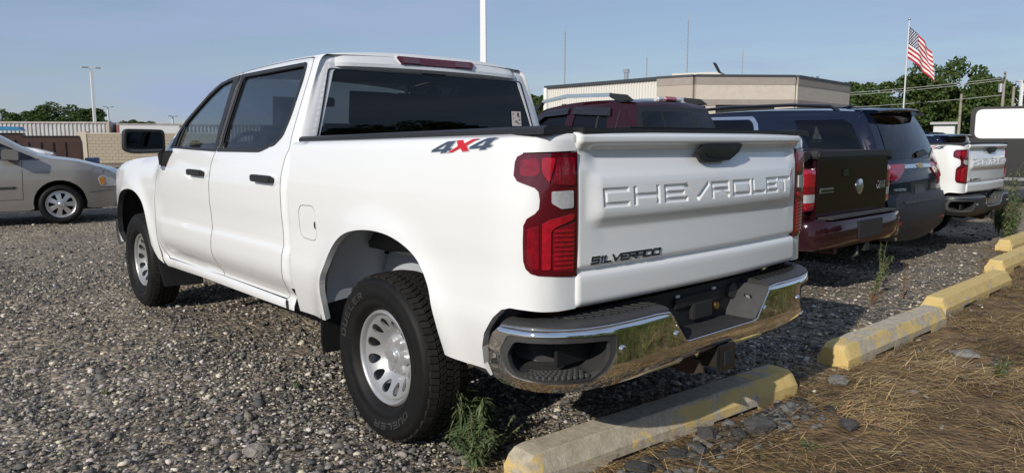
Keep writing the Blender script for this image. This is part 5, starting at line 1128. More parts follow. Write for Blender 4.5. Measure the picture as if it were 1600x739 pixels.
# ================================================================ background
# ---------------------------------------------------------------- concrete block building with metal clad wing
def building():
    T=empty('low_building',(26,-42,-.1),0,'low tan block building with a white ribbed metal wing behind the parked row','building')
    o=np.array([26.,-42.]); W=lambda x,y:(x-o[0],y-o[1])
    tan=mat('tan_split_block',(.56,.50,.42),.9,var=(3,1,(.48,.43,.36)),bump=(30,.5,.02)); brn=mat('brown_block_band',(.27,.235,.205),.9,var=(3,1,(.32,.28,.245)),bump=(30,.5,.02))
    cap=mat('slate_coping',(.045,.05,.058),.5); wht=mat('white_ribbed_metal',(.62,.60,.55),.5)
    def wall(name,a,b,bands,th=.3):
        a=np.array(W(*a)); b=np.array(W(*b)); L=np.linalg.norm(b-a); d=(b-a)/L; n=np.array([-d[1],d[0]])
        first=None
        for k,(z0,z1,m,pr) in enumerate(bands):
            mb=MB(); q=[a-n*pr,b-n*pr,b+n*(th+pr),a+n*(th+pr)]
            mb.add([(p_[0],p_[1],z) for z in(z0,z1) for p_ in q],[(3,2,1,0),(4,5,6,7),(0,1,5,4),(1,2,6,5),(2,3,7,6),(3,0,4,7)])
            o_=mb.build(name if k==0 else ('coping' if m is cap else 'wall_band'),m,T if first is None else first)
            if first is None: first=o_
        return first
    B=[(0,3.55,tan,0),(3.55,3.95,brn,.025),(3.95,4.85,tan,.0),(4.85,5.32,brn,.025),(5.32,5.46,cap,.06)]
    c1,c2,c3,c4=(26.61,-36.32),(24.2,-36.75),(20.36,-41.73),(21.3,-51.2)
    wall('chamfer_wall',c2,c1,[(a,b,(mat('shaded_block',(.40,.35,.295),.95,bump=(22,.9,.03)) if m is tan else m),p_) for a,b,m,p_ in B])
    # bay door opening in the front wall
    f=np.array(c2); g=np.array(c3); d=(g-f)/np.linalg.norm(g-f); L=np.linalg.norm(g-f)
    P=lambda s:tuple(f+d*s)
    wall('front_wall',P(L),P(L*.80),B); wall('front_wall',P(L*.20),P(0),B); wall('front_wall_head',P(L*.80),P(L*.20),[(3.62,3.95,brn,.03)]+B[2:])
    dk=wall('bay_door',P(L*.80),P(L*.20),[(0,3.62,mat('dark_bay_door',(.02,.02,.02),.6),-.25)])
    wall('right_wall',c4,c3,B); wall('back_wall',(38,-52),c4,B)
    # ribbed metal wing: each rib a strip
    a=np.array(W(*c1)); b=np.array(W(37.2,-36.58)); n=44; L=np.linalg.norm(b-a); d=(b-a)/L; nn=np.array([d[1],-d[0]])
    if nn[1]<0: nn=-nn
    wg=None
    mb=MB(); q=[a,b,b-nn*.2,a-nn*.2]; mb.add([(p_[0],p_[1],z) for z in(0,5.26) for p_ in q],[(0,1,2,3),(4,5,6,7),(0,1,5,4),(1,2,6,5),(2,3,7,6),(3,0,4,7)]); wg=mb.build('metal_wing',wht,T)
    mr=MB(); mr.box((0,0,0),(.07,.05,5.20)); rib0=None
    for k in range(n):
        p_=a+d*L*(k+.5)/n
        if rib0 is None: rib0=mr.build('wall_rib',wht,wg); r=rib0
        else: r=rib0.copy(); COL.objects.link(r); r.parent=wg
        r.location=(p_[0],p_[1],.02); r.rotation_euler=(0,0,math.atan2(d[1],d[0])+math.pi*0)
        if nn@np.array([-math.sin(r.rotation_euler[2]),math.cos(r.rotation_euler[2])])<0: r.location=(p_[0]+nn[0]*.05,p_[1]+nn[1]*.05,.02)
    mb=MB(); mb.obox(((a+b)[0]/2,(a+b)[1]/2,5.36),(L,.35,.2),rz=math.atan2(d[1],d[0])); mb.build('coping',cap,wg)
    mb=MB(); mb.obox((b[0]-.1,b[1]+.04,2.65),(.3,.3,5.3)); mb.build('corner_trim',mat('white_trim',(.75,.74,.72),.5),wg)
    # roof and roof furniture
    mb=MB(); pts=[W(*q) for q in((26.61,-36.5),(24.25,-36.95),(20.55,-41.8),(21.5,-51),(37.8,-51.8),(37.0,-36.8))]; mb.add([(x,y,5.2) for x,y in pts],[tuple(range(6))]); rf=mb.build('roof',mat('roof_membrane',(.4,.39,.37),.9),T)
    def roofbit(nm,x,y,s,m,z0=5.2,tilt=0):
        mb=MB(); mb.obox((x-o[0],y-o[1],z0+s[2]/2),s,ry=tilt,rz=.4); mb.build(nm,m,rf,bevel=.02)
    mb=MB(); mb.tube([(31.5-26,-39+42,5.2),(31.5-26,-39+42,6.2)],.16,10); mb.tube([(31.5-26,-39+42,6.2),(31.5-26,-39+42,6.45)],.22,10); mb.build('flue_pipe',ALLOY,rf)
    roofbit('rooftop_unit',28.2,-43.0,(3.4,1.8,.95),mat('pale_roof_unit',(.50,.48,.43),.7)); roofbit('roof_hatch',25.4,-41.0,(.1,.85,.75),DARK,5.85,.5); roofbit('roof_vent',22.8,-44.4,(.6,.6,.5),DARK); 
    mb=MB(); mb.tube([(21.6-26,-47+42,5.2),(21.6-26,-47+42,5.75)],.3,12); mb.build('roof_fan',ALLOY,rf)
    # wall lamps
    for s in(.30,.86):
        q=np.array(W(*P(L*s)))+np.array([-d[1],d[0]])*0; nf=np.array([-(g-f)[1],(g-f)[0]]); nf/=np.linalg.norm(nf)
        if nf@(np.array([-2.8,2.7])-f)<0: nf=-nf
        mb=MB(); mb.obox((q[0]+nf[0]*.2,q[1]+nf[1]*.2,4.15),(.4,.3,.22),rz=math.atan2(d[1],d[0])); mb.build('wall_lamp',mat('bronze_lamp',(.10,.08,.06),.6),T,bevel=.03)
    for s in(.18,.80):
        p_=a+d*L*s; mb=MB(); mb.obox((p_[0]+nn[0]*.15,p_[1]+nn[1]*.15,3.95),(.35,.25,.2),rz=math.atan2(d[1],d[0])); mb.build('wall_lamp',mat('bronze_lamp'),T,bevel=.03)
building()
# ---------------------------------------------------------------- poles, masts, flag
WPOLE=mat('white_painted_steel',(.72,.72,.71),.45); GALV=mat('galvanised_steel',(.38,.39,.40),.5,metal=.5); WOOD=mat('weathered_pole_wood',(.24,.20,.16),.9,var=(4,1,(.34,.30,.25)))
def light_pole(x,y,h,w,label,heads,rz=0,grp='parking lot light poles'):
    T=empty('light_pole',(x,y,-.1),rz,label,'light pole',grp)
    mb=MB(); mb.add([(a*w/2*s,b*w/2*s,z) for z,s in((0,1.05),(h,.72)) for a,b in((-1,-1),(1,-1),(1,1),(-1,1))],[(3,2,1,0),(4,5,6,7),(0,1,5,4),(1,2,6,5),(2,3,7,6),(3,0,4,7)]); mb.build('pole',WPOLE,T,bevel=.012)
    MB().tube([(0,0,0),(0,0,.7)],w*1.4,16).build('concrete_base',mat('concrete',(.36,.34,.31),.9),T)
    for s in heads:
        mb=MB(); mb.obox((0,s*w*.9,h+.02),(w*.35,w*1.2,w*.35)); mb.build('arm',WPOLE,T)
        mb=MB(); mb.obox((0,s*w*2.1,h+.03),(w*1.3,w*1.8,w*.45)); mb.build('lamp_head',mat('lamp_head_grey',(.50,.50,.49),.5),T,bevel=w*.1)
    return T
light_pole(17.7,-14.35,9.6,.23,'tall square white light pole rising behind the cab of the nearest pickup',(1,-1),.75)
light_pole(71.9,-14.0,7.85,.26,'white light pole with twin lamp heads above the left container',(1,-1),.0)
light_pole(120.4,-26.7,6.4,.26,'small distant light pole just right of the twin headed one',(1,-1),.1)
light_pole(113.9,-33.8,5.0,.26,'tiny distant light pole near the side mirror of the nearest pickup',(1,-1),.2)
light_pole(14.9,-69.0,6.2,.24,'white light pole at the far right edge beyond the black trailer',(1,-1),.8)
for (x,y,z,w,lab) in((212.7,-219.5,48.7,.42,'thin radio mast above the left end of the low building'),(208.5,-268.0,40.9,.36,'shortest radio mast, above the corner of the ribbed metal wing'),(167.4,-240.1,50.1,.42,'tallest radio mast rising behind the rooftop unit'),(174.5,-291.2,42.4,.36,'rightmost thin radio mast above the tan block wall')):
    T=empty('radio_mast',(x,y,0),.4,lab,'radio mast','distant radio masts')
    m=mat('mast_paint',(.30,.30,.31),.6)
    for k in range(3):
        t=2*math.pi*k/3; MB().tube([(w*.55*math.cos(t),w*.55*math.sin(t),0),(w*.55*math.cos(t),w*.55*math.sin(t),z*.93)],.07,4).build('mast_leg',m,T)
    mb=MB(); n=int(z/1.6)
    for i in range(n):
        for k in range(3):
            t=2*math.pi*(k+i)/3; t2=t+2*math.pi/3; mb.tube([(w*.55*math.cos(t),w*.55*math.sin(t),i*1.6*.93),(w*.55*math.cos(t2),w*.55*math.sin(t2),(i+1)*1.6*.93)],.035,3,False)
    o=mb.build('lattice_bracing',m,T); o['kind']='stuff'
    MB().tube([(0,0,z*.92),(0,0,z)],.06,4).build('aerial',m,T)
def flag():
    T=empty('flagpole',(23.8,-68.7,0),0,'white flagpole flying a striped flag behind the navy suv','flagpole'); MB().tube([(0,0,0),(0,0,11.9)],[.085,.05],12).build('pole',mat('aluminium_pole',(.66,.66,.66),.35,metal=.3),T,smooth=True)
    V,F=[],[]
    for i in range(9):
        for k in range(12): a=math.pi*i/8; b=2*math.pi*k/12; V.append((.11*math.sin(a)*math.cos(b),.11*math.sin(a)*math.sin(b),11.98+.11*math.cos(a)))
    for i in range(8):
        for k in range(12): F.append((i*12+k,(i+1)*12+k,(i+1)*12+(k+1)%12,i*12+(k+1)%12))
    mk('finial',V,F,SILVER,T,smooth=True)
    # cloth: hoist along pole, fly end drooping
    m=bpy.data.materials.new('flag_cloth'); m.use_nodes=True; n=m.node_tree; b=n.nodes['Principled BSDF']; b.inputs['Roughness'].default_value=.8
    at=n.nodes.new('ShaderNodeAttribute'); at.attribute_name='tint'; n.links.new(at.outputs[0],b.inputs['Base Color'])
    H,Lf=2.75,4.6; nu,nv=96,65; V=[];C=[];F=[]; dr=np.array([-.667,-.745])
    for i in range(nu+1):
        u=i/nu
        for j in range(nv+1):
            v=j/nv      # v from the top
            s=u*Lf*.56*(1-.25*v*0); drop=u**1.25*2.2+.2*u*v
            wv=.20*math.sin(u*9+v*2.2)*u+.10*math.sin(u*17-v*3)*u
            x=dr[0]*s*(.86+.14*v)+(-.745)*wv*-1; y=dr[1]*s*(.86+.14*v)+.667*wv*-1
            V.append((x,y,11.35-v*H*(1-.10*u)-drop))
    def colr(u,v):
        st=int(v*13)
        if u<.40 and v<7/13:
            cu,cv=u/.40,v/(7/13); cx=cu*12; cy=cv*10; ix=round(cx); iy=round(cy)
            if 1<=ix<=11 and 1<=iy<=9 and (ix+iy)%2==0 and math.hypot((cx-ix)*.8,cy-iy)<.42: return (.70,.70,.70)
            return (.012,.018,.075)
        return (.42,.012,.025) if st%2==0 else (.72,.71,.69)
    VV=[];CC=[];FF=[]
    for i in range(nu):
        for j in range(nv):
            b0=len(VV); c=colr((i+.5)/nu,(j+.5)/nv)
            for (p_,q) in((i,j),(i+1,j),(i+1,j+1),(i,j+1)): VV.append(V[p_*(nv+1)+q]); CC.append(c)
            FF.append((b0,b0+1,b0+2,b0+3))
    o=bigmesh('flag',VV,FF,m,None,k=4,col=np.array(CC),smooth=False); o.location=(23.8,-68.7,0)
    tag(o,'striped red and white flag with blue starred corner, drooping from its pole','flag')
flag()
def utility(x,y,h,label,arms=True,rz=.2):
    T=empty('utility_pole',(x,y,0),rz,label,'utility pole','wooden utility poles'); MB().tube([(0,0,0),(0,0,h)],[.17,.11],9).build('pole',WOOD,T,smooth=True)
    if arms:
        MB().obox((0,0,h-.5),(.1,2.4,.13)).build('crossarm',WOOD,T); MB().obox((0,0,h-.08),(.12,.8,.14)).build('pole_top_bracket',WOOD,T)
        for y_ in(-1.1,-.5,.5,1.1): MB().tube([(0,y_,h-.44),(0,y_,h-.28)],.05,6).build('insulator',GALV,T)
        MB().tube([(.25,.1,h-1.9),(.25,.1,h-1.1)],.2,10).build('transformer',GALV,T)
utility(19.05,-79.9,7.75,'utility pole with crossarm at the right, beside a second bare pole'); utility(18.4,-80.6,6.4,'bare pole standing close beside the crossarm pole',False); utility(23.4,-82.4,6.0,'short wooden pole in front of the trees, right of the flag',False)
for k,(z0,z1) in enumerate(((7.2,6.4),(7.0,6.1),(5.6,4.9))):
    pts=[]
    for t in np.linspace(0,1,16): pts.append((19.05+t*26,-79.9+t*3,z0+(z1-z0)*t-1.1*4*t*(1-t)*.35))
    tag(MB().tube(pts,.03,4).build('power_line',mat('cable_grey',(.30,.30,.30),.6)),['upper power line sagging across the right trees','middle power line sagging across the right trees','lowest power line strung across the right trees'][k],'cable','power lines')
# ---------------------------------------------------------------- containers, wall, dumpsters
def container(a,b,h,label,wear):
    a=np.array(a,float); b=np.array(b,float); L=np.linalg.norm(b-a); d=(b-a)/L; T=empty('shipping_container',(a[0],a[1],0),math.atan2(d[1],d[0]),label,'container','white shipping containers')
    m=mat('white_container_paint',(.50,.50,.49),.55,var=(1.2,1,(.36,.34,.32)),bump=(4,.1,.01)); n=int(L/.26); V=[];F=[]
    for i in range(n):
        x=.12+(L-.24)*i/n; w=(L-.24)/n
        for q,y in((x,0),(x+w*.30,0),(x+w*.5,.06),(x+w*.80,.06)): V+=[(q,y,.15),(q,y,h-.12)]
    k=len(V)//2
    for i in range(k-1): F.append((2*i,2*i+2,2*i+3,2*i+1))
    mk('corrugated_side',V,F,m,T)
    fr=mat('container_frame',(.30,.24,.20),.6,var=(2,1,(.44,.42,.40)))
    mb=MB(); mb.box((0,-.03,h-.13),(L,.10,h)); mb.build('top_rail',fr,T); MB().box((0,-.03,0),(L,.10,.16)).build('bottom_rail',fr,T)
    for x in(0,L-.15): MB().box((x,-.035,.16),(x+.15,.11,h-.13)).build('corner_post',wear,T)
    MB().box((0.02,.10,.1),(L-.02,2.4,h-.02)).build('box_body',m,T)
    return T
tanp=mat('tan_post_paint',(.42,.33,.24),.6)
container((63.5,3.2),(55.4,-11.2),2.66,'long white corrugated shipping container behind the beige minivan',tanp)
c2=container((55.2,-11.6),(51.6,-26.5),2.56,'second white container, with a plain panel, left of the side mirror',mat('red_post_paint',(.35,.13,.10),.6))
MB().box((.2,-.06,.4),(4.1,-.04,2.42)).build('plain_panel',mat('clean_white_panel',(.72,.72,.70),.5),c2)
tag(MB().obox((60.5,-5.2,2.86),(.9,.7,.5),ry=.5).build('floodlight',mat('floodlight_grey',(.35,.36,.36),.5),None,bevel=.05),'small tilted floodlight on top of the long container','floodlight')
def block_wall():
    T=empty('block_wall',(49.66,-8.3,-.05),math.atan2(-13.6+8.3,44.6-49.66),'low tan concrete block wall in front of the containers','wall')
    m=mat('tan_concrete_block',(.34,.29,.215),.95,var=(1.1,1,(.25,.215,.165)),bump=(18,.4,.02)); L=9.0; r0=None
    MB().box((0,.03,0),(L,.22,1.80)).build('wall_core',mat('mortar',(.24,.21,.165),.95),T)
    bl=MB().box((.006,0,.006),(.394,.25,.194)); 
    for r in range(9):
        for c in range(22):
            x=c*.4+(r%2)*.2
            if r0 is None: r0=bl.build('block',m,T); o=r0
            else: o=r0.copy(); COL.objects.link(o); o.parent=T
            o.location=(x,random.uniform(-.006,.006),r*.2)
    MB().box((0,-.04,1.80),(L,.28,1.88)).build('coping',mat('pale_coping',(.42,.38,.31),.9),T)
    MB().box((-.3,-.06,0),(.25,.32,1.95)).build('pier',mat('pale_pier',(.42,.37,.29),.9),T)
block_wall()
def dumpster(x,y,rz,L,h,label,col):
    T=empty('dumpster',(x,y,-.05),rz,label,'dumpster','brown dumpsters'); m=mat('brown_'+label[:5],col,.6,var=(3,1,tuple(q*.6 for q in col)))
    mb=MB(); mb.prism([(0,.12),(L,.12),(L,h*.82),(L*.97,h),(0,h)],lambda q,dd:(q[0],dd,q[1]),1.8); b=mb.build('bin',m,T,bevel=.02)
    for k in range(int(L/.5)): MB().box((.15+k*.5,-.05,.2),(.23+k*.5,0,h*.85)).build('rib',m,b)
    MB().box((-.03,-.04,h),(L*.97,1.84,h+.06)).build('lid',mat('black_lid',(.03,.028,.028),.5),T,bevel=.01)
ang=math.atan2(-.97,-.24)
dumpster(40.6,-1.2,ang,2.6,1.72,'dark brown dumpster farther left, under the container',(.075,.04,.03)); dumpster(38.9,-3.5,ang,2.4,1.58,'brown dumpster with black lid left of the block wall',(.085,.042,.03))
# blue wrapped pallet beside it
T=empty('blue_pallet_load',(40.4,-6.35,-.05),ang,'small blue and white wrapped load beside the brown dumpster','pallet')
MB().box((0,0,0),(.7,.9,.12)).build('pallet',WOOD,T); MB().box((.02,.02,.12),(.68,.88,.52)).build('blue_wrap',mat('blue_wrap',(.04,.10,.30),.4,var=(5,1,(.4,.45,.55))),T,bevel=.03)
tag(MB().prism([(0,0),(2.8,0),(2.6,.28),(.4,.35)],lambda q,dd:(50.6-.30*q[0]+.2,-2.5-.95*q[0],1.95+q[1]*.8+0*dd) if dd==0 else (51.9-.30*q[0],-2.9-.95*q[0],1.95+q[1]*.8),1.).build('tarpaulin',mat('blue_tarp',(.05,.22,.38),.5)),'bright blue tarpaulin lying between dumpster and container','tarpaulin')
# ---------------------------------------------------------------- black trailer with white upper panel
def trailer():
    rz=math.atan2(-.27,-.963); T=empty('enclosed_trailer',(2.93,-16.72,-.1),rz,'black trailer with white rounded upper panel at the right edge','trailer')
    L,h,w=5.2,2.22,2.2; out=roundpoly([(0,.42),(L,.42),(L,h),(0,h)],.16,5)
    mb=MB(); mb.prism(out,lambda q,dd:(q[0],dd,q[1]),w); mb.build('body',mat('black_trailer_paint',(.008,.008,.009),.4,coat=.2),T)
    mb=MB(); mb.prism(roundpoly([(.10,1.50),(L-.1,1.50),(L-.1,h-.06),(.10,h-.06)],.15,5),lambda q,dd:(q[0],-dd,q[1]),.012); mb.build('upper_panel',mat('white_panel',(.74,.74,.72),.4),T)
    mb=MB(); mb.box((.4,-.014,.55),(L-.4,-.002,.62)); mb.build('side_stripe',mat('grey_stripe',(.2,.2,.2),.4),T)
    for x in(2.2,3.1):
        simple_wheel(T,x,.06,.36,-1,.34,.2,6,m=mat('white_trailer_rim',(.65,.65,.65),.4))
    mb=MB(); mb.tube([(0.05,.3,.45),(-.9,1.1,.45)],.05,6); mb.tube([(0.05,1.9,.45),(-.9,1.1,.45)],.05,6); mb.build('drawbar',DARK,T)
    MB().box((.15,-.06,.30),(.32,.0,.42)).build('corner_jack',WPOLE,T)
trailer()
# small white shed and far roof behind the flag
T=empty('white_shed',(26.0,-86.5,0),.2,'small white hut with flat roof below the right trees','hut'); MB().box((-1.0,-1.0,0),(1.0,1.0,3.0)).build('wall',mat('white_wall',(.62,.62,.60),.7),T); MB().box((-1.3,-1.4,3.0),(1.3,1.4,3.25)).build('roof',mat('grey_roof',(.4,.4,.4),.7),T)
T=empty('far_low_building',(34,-82,0),.35,'long low white roofed building behind the navy suv roof','building'); MB().box((-5,-3,0),(5,3,1.9)).build('wall',mat('pale_wall',(.55,.54,.5),.8),T); MB().box((-5.3,-3.3,1.9),(5.3,3.3,2.15)).build('roof',mat('white_roof',(.66,.66,.65),.6),T)

# ================================================================ vegetation and loose stuff
def leafmat(name,c1,c2,trans=.25):
    m=bpy.data.materials.new(name); m.use_nodes=True; n=m.node_tree; b=n.nodes['Principled BSDF']; b.inputs['Roughness'].default_value=.6; b.inputs['Specular IOR Level'].default_value=.25
    at=n.nodes.new('ShaderNodeAttribute'); at.attribute_name='tint'; sp=n.nodes.new('ShaderNodeSeparateColor'); n.links.new(at.outputs[0],sp.inputs[0])
    x=n.nodes.new('ShaderNodeMixRGB'); x.inputs[1].default_value=(*c1,1); x.inputs[2].default_value=(*c2,1); n.links.new(sp.outputs[0],x.inputs[0]); n.links.new(x.outputs[0],b.inputs['Base Color'])
    t=n.nodes.new('ShaderNodeBsdfTranslucent'); n.links.new(x.outputs[0],t.inputs[0]); ms=n.nodes.new('ShaderNodeMixShader'); ms.inputs[0].default_value=trans; o=n.nodes['Material Output']
    n.links.new(b.outputs[0],ms.inputs[1]); n.links.new(t.outputs[0],ms.inputs[2]); n.links.new(ms.outputs[0],o.inputs[0]); return m
def attrmat(name,rough=.95,bump=None):
    m=bpy.data.materials.new(name); m.use_nodes=True; n=m.node_tree; b=n.nodes['Principled BSDF']; b.inputs['Roughness'].default_value=rough; b.inputs['Specular IOR Level'].default_value=.2
    at=n.nodes.new('ShaderNodeAttribute'); at.attribute_name='tint'
    tc=n.nodes.new('ShaderNodeTexCoord'); z=n.nodes.new('ShaderNodeTexNoise'); z.inputs['Scale'].default_value=90; z.inputs['Detail'].default_value=6; n.links.new(tc.outputs['Object'],z.inputs[0])
    r=n.nodes.new('ShaderNodeMapRange'); r.inputs[3].default_value=.55; r.inputs[4].default_value=1.4; n.links.new(z.outputs[0],r.inputs[0])
    v=n.nodes.new('ShaderNodeVectorMath'); v.operation='SCALE'; n.links.new(at.outputs[0],v.inputs[0]); n.links.new(r.outputs[0],v.inputs['Scale']); n.links.new(v.outputs[0],b.inputs['Base Color'])
    if bump:
        bp=n.nodes.new('ShaderNodeBump'); bp.inputs['Strength'].default_value=.6; bp.inputs['Distance'].default_value=bump; n.links.new(z.outputs[0],bp.inputs['Height']); n.links.new(bp.outputs[0],b.inputs['Normal'])
    return m
LEAF=leafmat('tree_leaves',(.028,.055,.014),(.115,.165,.040)); WEED=leafmat('weed_leaves',(.07,.12,.05),(.24,.27,.13),.3); GRASSM=leafmat('green_grass',(.05,.085,.015),(.20,.21,.06),.3); BARK=mat('bark',(.09,.07,.05),.95,var=(6,1,(.15,.12,.09)))
def tree_mesh(seed,h,w,nl):
    r=np.random.default_rng(seed); mb=MB(); tips=[]
    th=h*.22; mb.tube([(0,0,-.2),(.05*h*.1,0,th*.6),(0,.02*h,th*1.3)],[h*.030,h*.024,h*.018],8,False)
    for k in range(9):
        a=2*math.pi*k/9*1.6+r.uniform(0,1); el=r.uniform(.45,1.2); L=h*r.uniform(.25,.48); p=np.array([0,0,th*r.uniform(.7,1.3)]); q=p+np.array([math.cos(a)*math.cos(el)*w/h*1.5,math.sin(a)*math.cos(el)*w/h*1.5,math.sin(el)])*L
        mid=(p+q)/2+r.normal(0,.03*h,3); mb.tube([p,mid,q],[h*.013,h*.008,h*.003],5,False); tips+= [mid,q]
    # crown: clumps on an uneven ellipsoid shell and inside
    C=[]
    for _ in range(46):
        d=r.normal(size=3); d/=np.linalg.norm(d); rad=r.uniform(.45,1.0)**.5
        C.append(np.array([0,0,h*.58])+d*np.array([w*.5,w*.5,h*.40])*rad*r.uniform(.78,1.1))
    C=np.array(C+[t for t in tips]); cr=r.uniform(.07,.15,len(C))*h; n=nl; ci=r.integers(0,len(C),n)
    d=r.normal(size=(n,3)); d/=np.linalg.norm(d,axis=1)[:,None]; P=C[ci]+d*(cr[ci]*r.uniform(.35,1.05,n)**.6)[:,None]*np.array([1,1,.8])
    P=P[P[:,2]>h*.12]; n=len(P); s=r.uniform(.012,.026,n)*h
    a=r.normal(size=(n,3)); a/=np.linalg.norm(a,axis=1)[:,None]; b=np.cross(a,r.normal(size=(n,3))); b/=np.linalg.norm(b,axis=1)[:,None]
    V=np.stack([P-a*s[:,None],P+b*s[:,None]*.6,P+a*s[:,None],P-b*s[:,None]*.6],1).reshape(-1,3); F=np.arange(4*n).reshape(-1,4)
    tint=np.clip(r.normal(.42,.2,n)[:,None]+(r.random(len(C))[ci[:n] if len(ci)>=n else 0]-.5)[:,None]*.35,0,1); tint=np.repeat(np.repeat(tint,4,0),3,1)
    return mb,V,F,tint
PROTO=[]
def make_tree(k,seed,h,w,nl):
    T=empty('broadleaf_tree'); mb,V,F,t=tree_mesh(seed,h,w,nl); mb.build('trunk',BARK,T,smooth=True); bigmesh('crown',V,F,LEAF,T,col=t,k=4); PROTO.append((T,h,[False])); return T
make_tree(0,1,10,9.0,17000); make_tree(1,2,10,10.5,18000); make_tree(2,3,10,7.0,14000)
def place_tree(k,x,y,h,sw,rz,label,grp):
    T,h0,used=PROTO[k]
    if used[0]: T=copy_tree(T)
    used[0]=True
    T.location=(x,y,-.2); T.scale=(h/h0*sw,h/h0*sw,h/h0); T.rotation_euler=(0,0,rz); tag(T,label,'tree',grp); return T
G1='trees beyond the lot on the right'
place_tree(2,34.8,-84.8,8.2,1.15,.3,'green tree next to the right end of the low building',G1)
place_tree(0,33.1,-93.5,9.6,.95,1.2,'broad tree directly behind the flagpole',G1)
place_tree(1,27.3,-90.5,10.6,.88,2.0,'tallest dark tree right of the flag',G1)
place_tree(0,22.4,-92.5,8.6,.95,3.1,'tree between the tallest tree and the crossarm pole',G1)
place_tree(2,17.8,-101,9.4,1.25,.9,'tree behind the crossarm pole',G1)
place_tree(1,12.5,-104,8.8,1.1,4.0,'tree at the far right edge behind the black trailer',G1)
place_tree(1,40.5,-99,8.0,1.0,5.0,'rear tree half hidden behind the broad tree at the flagpole',G1)
place_tree(2,30.0,-98,8.2,1.3,2.6,'rear tree filling the gap left of the tallest tree',G1)
place_tree(2,52.6,-50.3,6.2,1.0,1.0,'small tree top between the pickup cab and the low building',None)
G2='trees beyond the containers on the left'
place_tree(1,131,-22.2,7.4,1.25,.4,'largest rounded tree left of the twin headed light pole',G2)
place_tree(0,137,-18.9,6.4,1.3,2.2,'low tree second from the left edge above the container',G2)
place_tree(1,143,-15.6,6.6,1.2,3.3,'tree at the left picture edge above the container',G2)
place_tree(2,127,-25.4,6.5,1.25,5.2,'tree just touching the foot of the twin headed light pole',G2)
for k,(px,py,h,lab) in enumerate(((150,-37.5,5.6,'small dark bush far right of the twin headed pole'),(152,-42.0,5.2,'tiny distant tree above the second container'),(158,-52,4.6,'distant low tree left of the side mirror'))): place_tree(k%3,px,py,h,1.4,k,lab,G2)
G3='trees across the field behind the camera'
for k in range(9): place_tree(k%3,-44+4*math.sin(k*2.1),-62+k*8.6,9.5+1.5*math.sin(k*1.7),1.35,k*1.1,'field edge tree behind the viewer, seen only as a dark reflection in the rear window',G3)
# ---------------------------------------------------------------- gravel stones
ICO=None
def ico():
    bm=bmesh.new(); bmesh.ops.create_icosphere(bm,subdivisions=1,radius=1); bm.verts.ensure_lookup_table(); V=np.array([v.co[:] for v in bm.verts]); F=np.array([[v.index for v in f.verts] for f in bm.faces]); bm.free(); return V,F
IV,IF=ico()
def stones(name,P,S,C,m,seed,label,flat=.62):
    r=np.random.default_rng(seed); n=len(P); nv=len(IV)
    q=r.normal(size=(n,4)); q/=np.linalg.norm(q,axis=1)[:,None]; w,x,y,z=q.T
    Rm=np.stack([1-2*(y*y+z*z),2*(x*y-z*w),2*(x*z+y*w),2*(x*y+z*w),1-2*(x*x+z*z),2*(y*z-x*w),2*(x*z-y*w),2*(y*z+x*w),1-2*(x*x+y*y)],-1).reshape(n,3,3)
    A=np.stack([r.uniform(.8,1.25,n),r.uniform(.65,1.1,n),r.uniform(.45,.8,n)],-1)
    B=IV[None]*(1+r.uniform(-.32,.30,(n,nv,1)))*A[:,None,:]; B=np.einsum('nij,nkj->nki',Rm,B); B[:,:,2]*=flat
    V=P[:,None,:]+B*S[:,None,None]; V=V.reshape(-1,3); F=(IF[None]+(np.arange(n)*nv)[:,None,None]).reshape(-1,3)
    o=bigmesh(name,V,F,m,None,col=np.repeat(C,nv,0)); return tag(o,label,'gravel' if 'gravel' in name else 'rubble',kind='stuff')
STONE=attrmat('stone',.95,.004)
def gravel():
    Ps=[];Ss=[];Cs=[]; r=np.random.default_rng(5)
    cp=np.array(CAM_POS[:2]); fwd=np.array([.745,-.667]); rt=np.array([-.667,-.745])
    def field(n,d0,d1,s0,s1):
        d=np.sqrt(r.uniform(d0**2,d1**2,n)); a=r.uniform(-38,38,n)*math.pi/180
        p=cp+(np.cos(a)[:,None]*fwd+np.sin(a)[:,None]*rt)*d[:,None]
        k=p[:,0]>edge_x(p[:,1])+r.normal(.0,.16,n); pk=vnoise(p[:,0]*.35,p[:,1],.8,91)+.5*vnoise(p[:,0],p[:,1],.3,92)-.035*np.clip(d-4.5,0,8)+.12*(np.abs(np.abs(p[:,1]-3.0)-.8)>.3); k&=pk>r.uniform(-.52,-.12,n); p=p[k]; s=np.clip(r.lognormal(math.log(s0),.42,len(p)),s0*.5,s1)
        return p,s
    for n,d0,d1,s0,s1 in((13000,1.9,5.2,.0115,.030),(30000,1.9,5.4,.0065,.012),(24000,5.2,9.5,.0105,.026),(8000,9.5,15,.015,.032),(220,1.9,6,.026,.044)):
        p,s=field(n,d0,d1,s0,s1); z=gz(p[:,0],p[:,1]); Ps.append(np.column_stack([p,z-.004+s*.12])); Ss.append(s)
        t=r.random(len(p)); base=np.where(t<.52,r.uniform(.07,.16,len(p)),np.where(t<.84,r.uniform(.15,.32,len(p)),r.uniform(.36,.64,len(p))))
        k_=np.clip((base-.06)/.2,0,1); warm=np.stack([base,base*(1-k_*r.uniform(.04,.13,len(p))-.015),base*(1-k_*r.uniform(.10,.32,len(p))-.04)],-1); Cs.append(warm)
    stones('gravel_stones',np.vstack(Ps),np.concatenate(Ss),np.vstack(Cs),STONE,9,'loose grey and tan gravel stones covering the lot')
gravel()
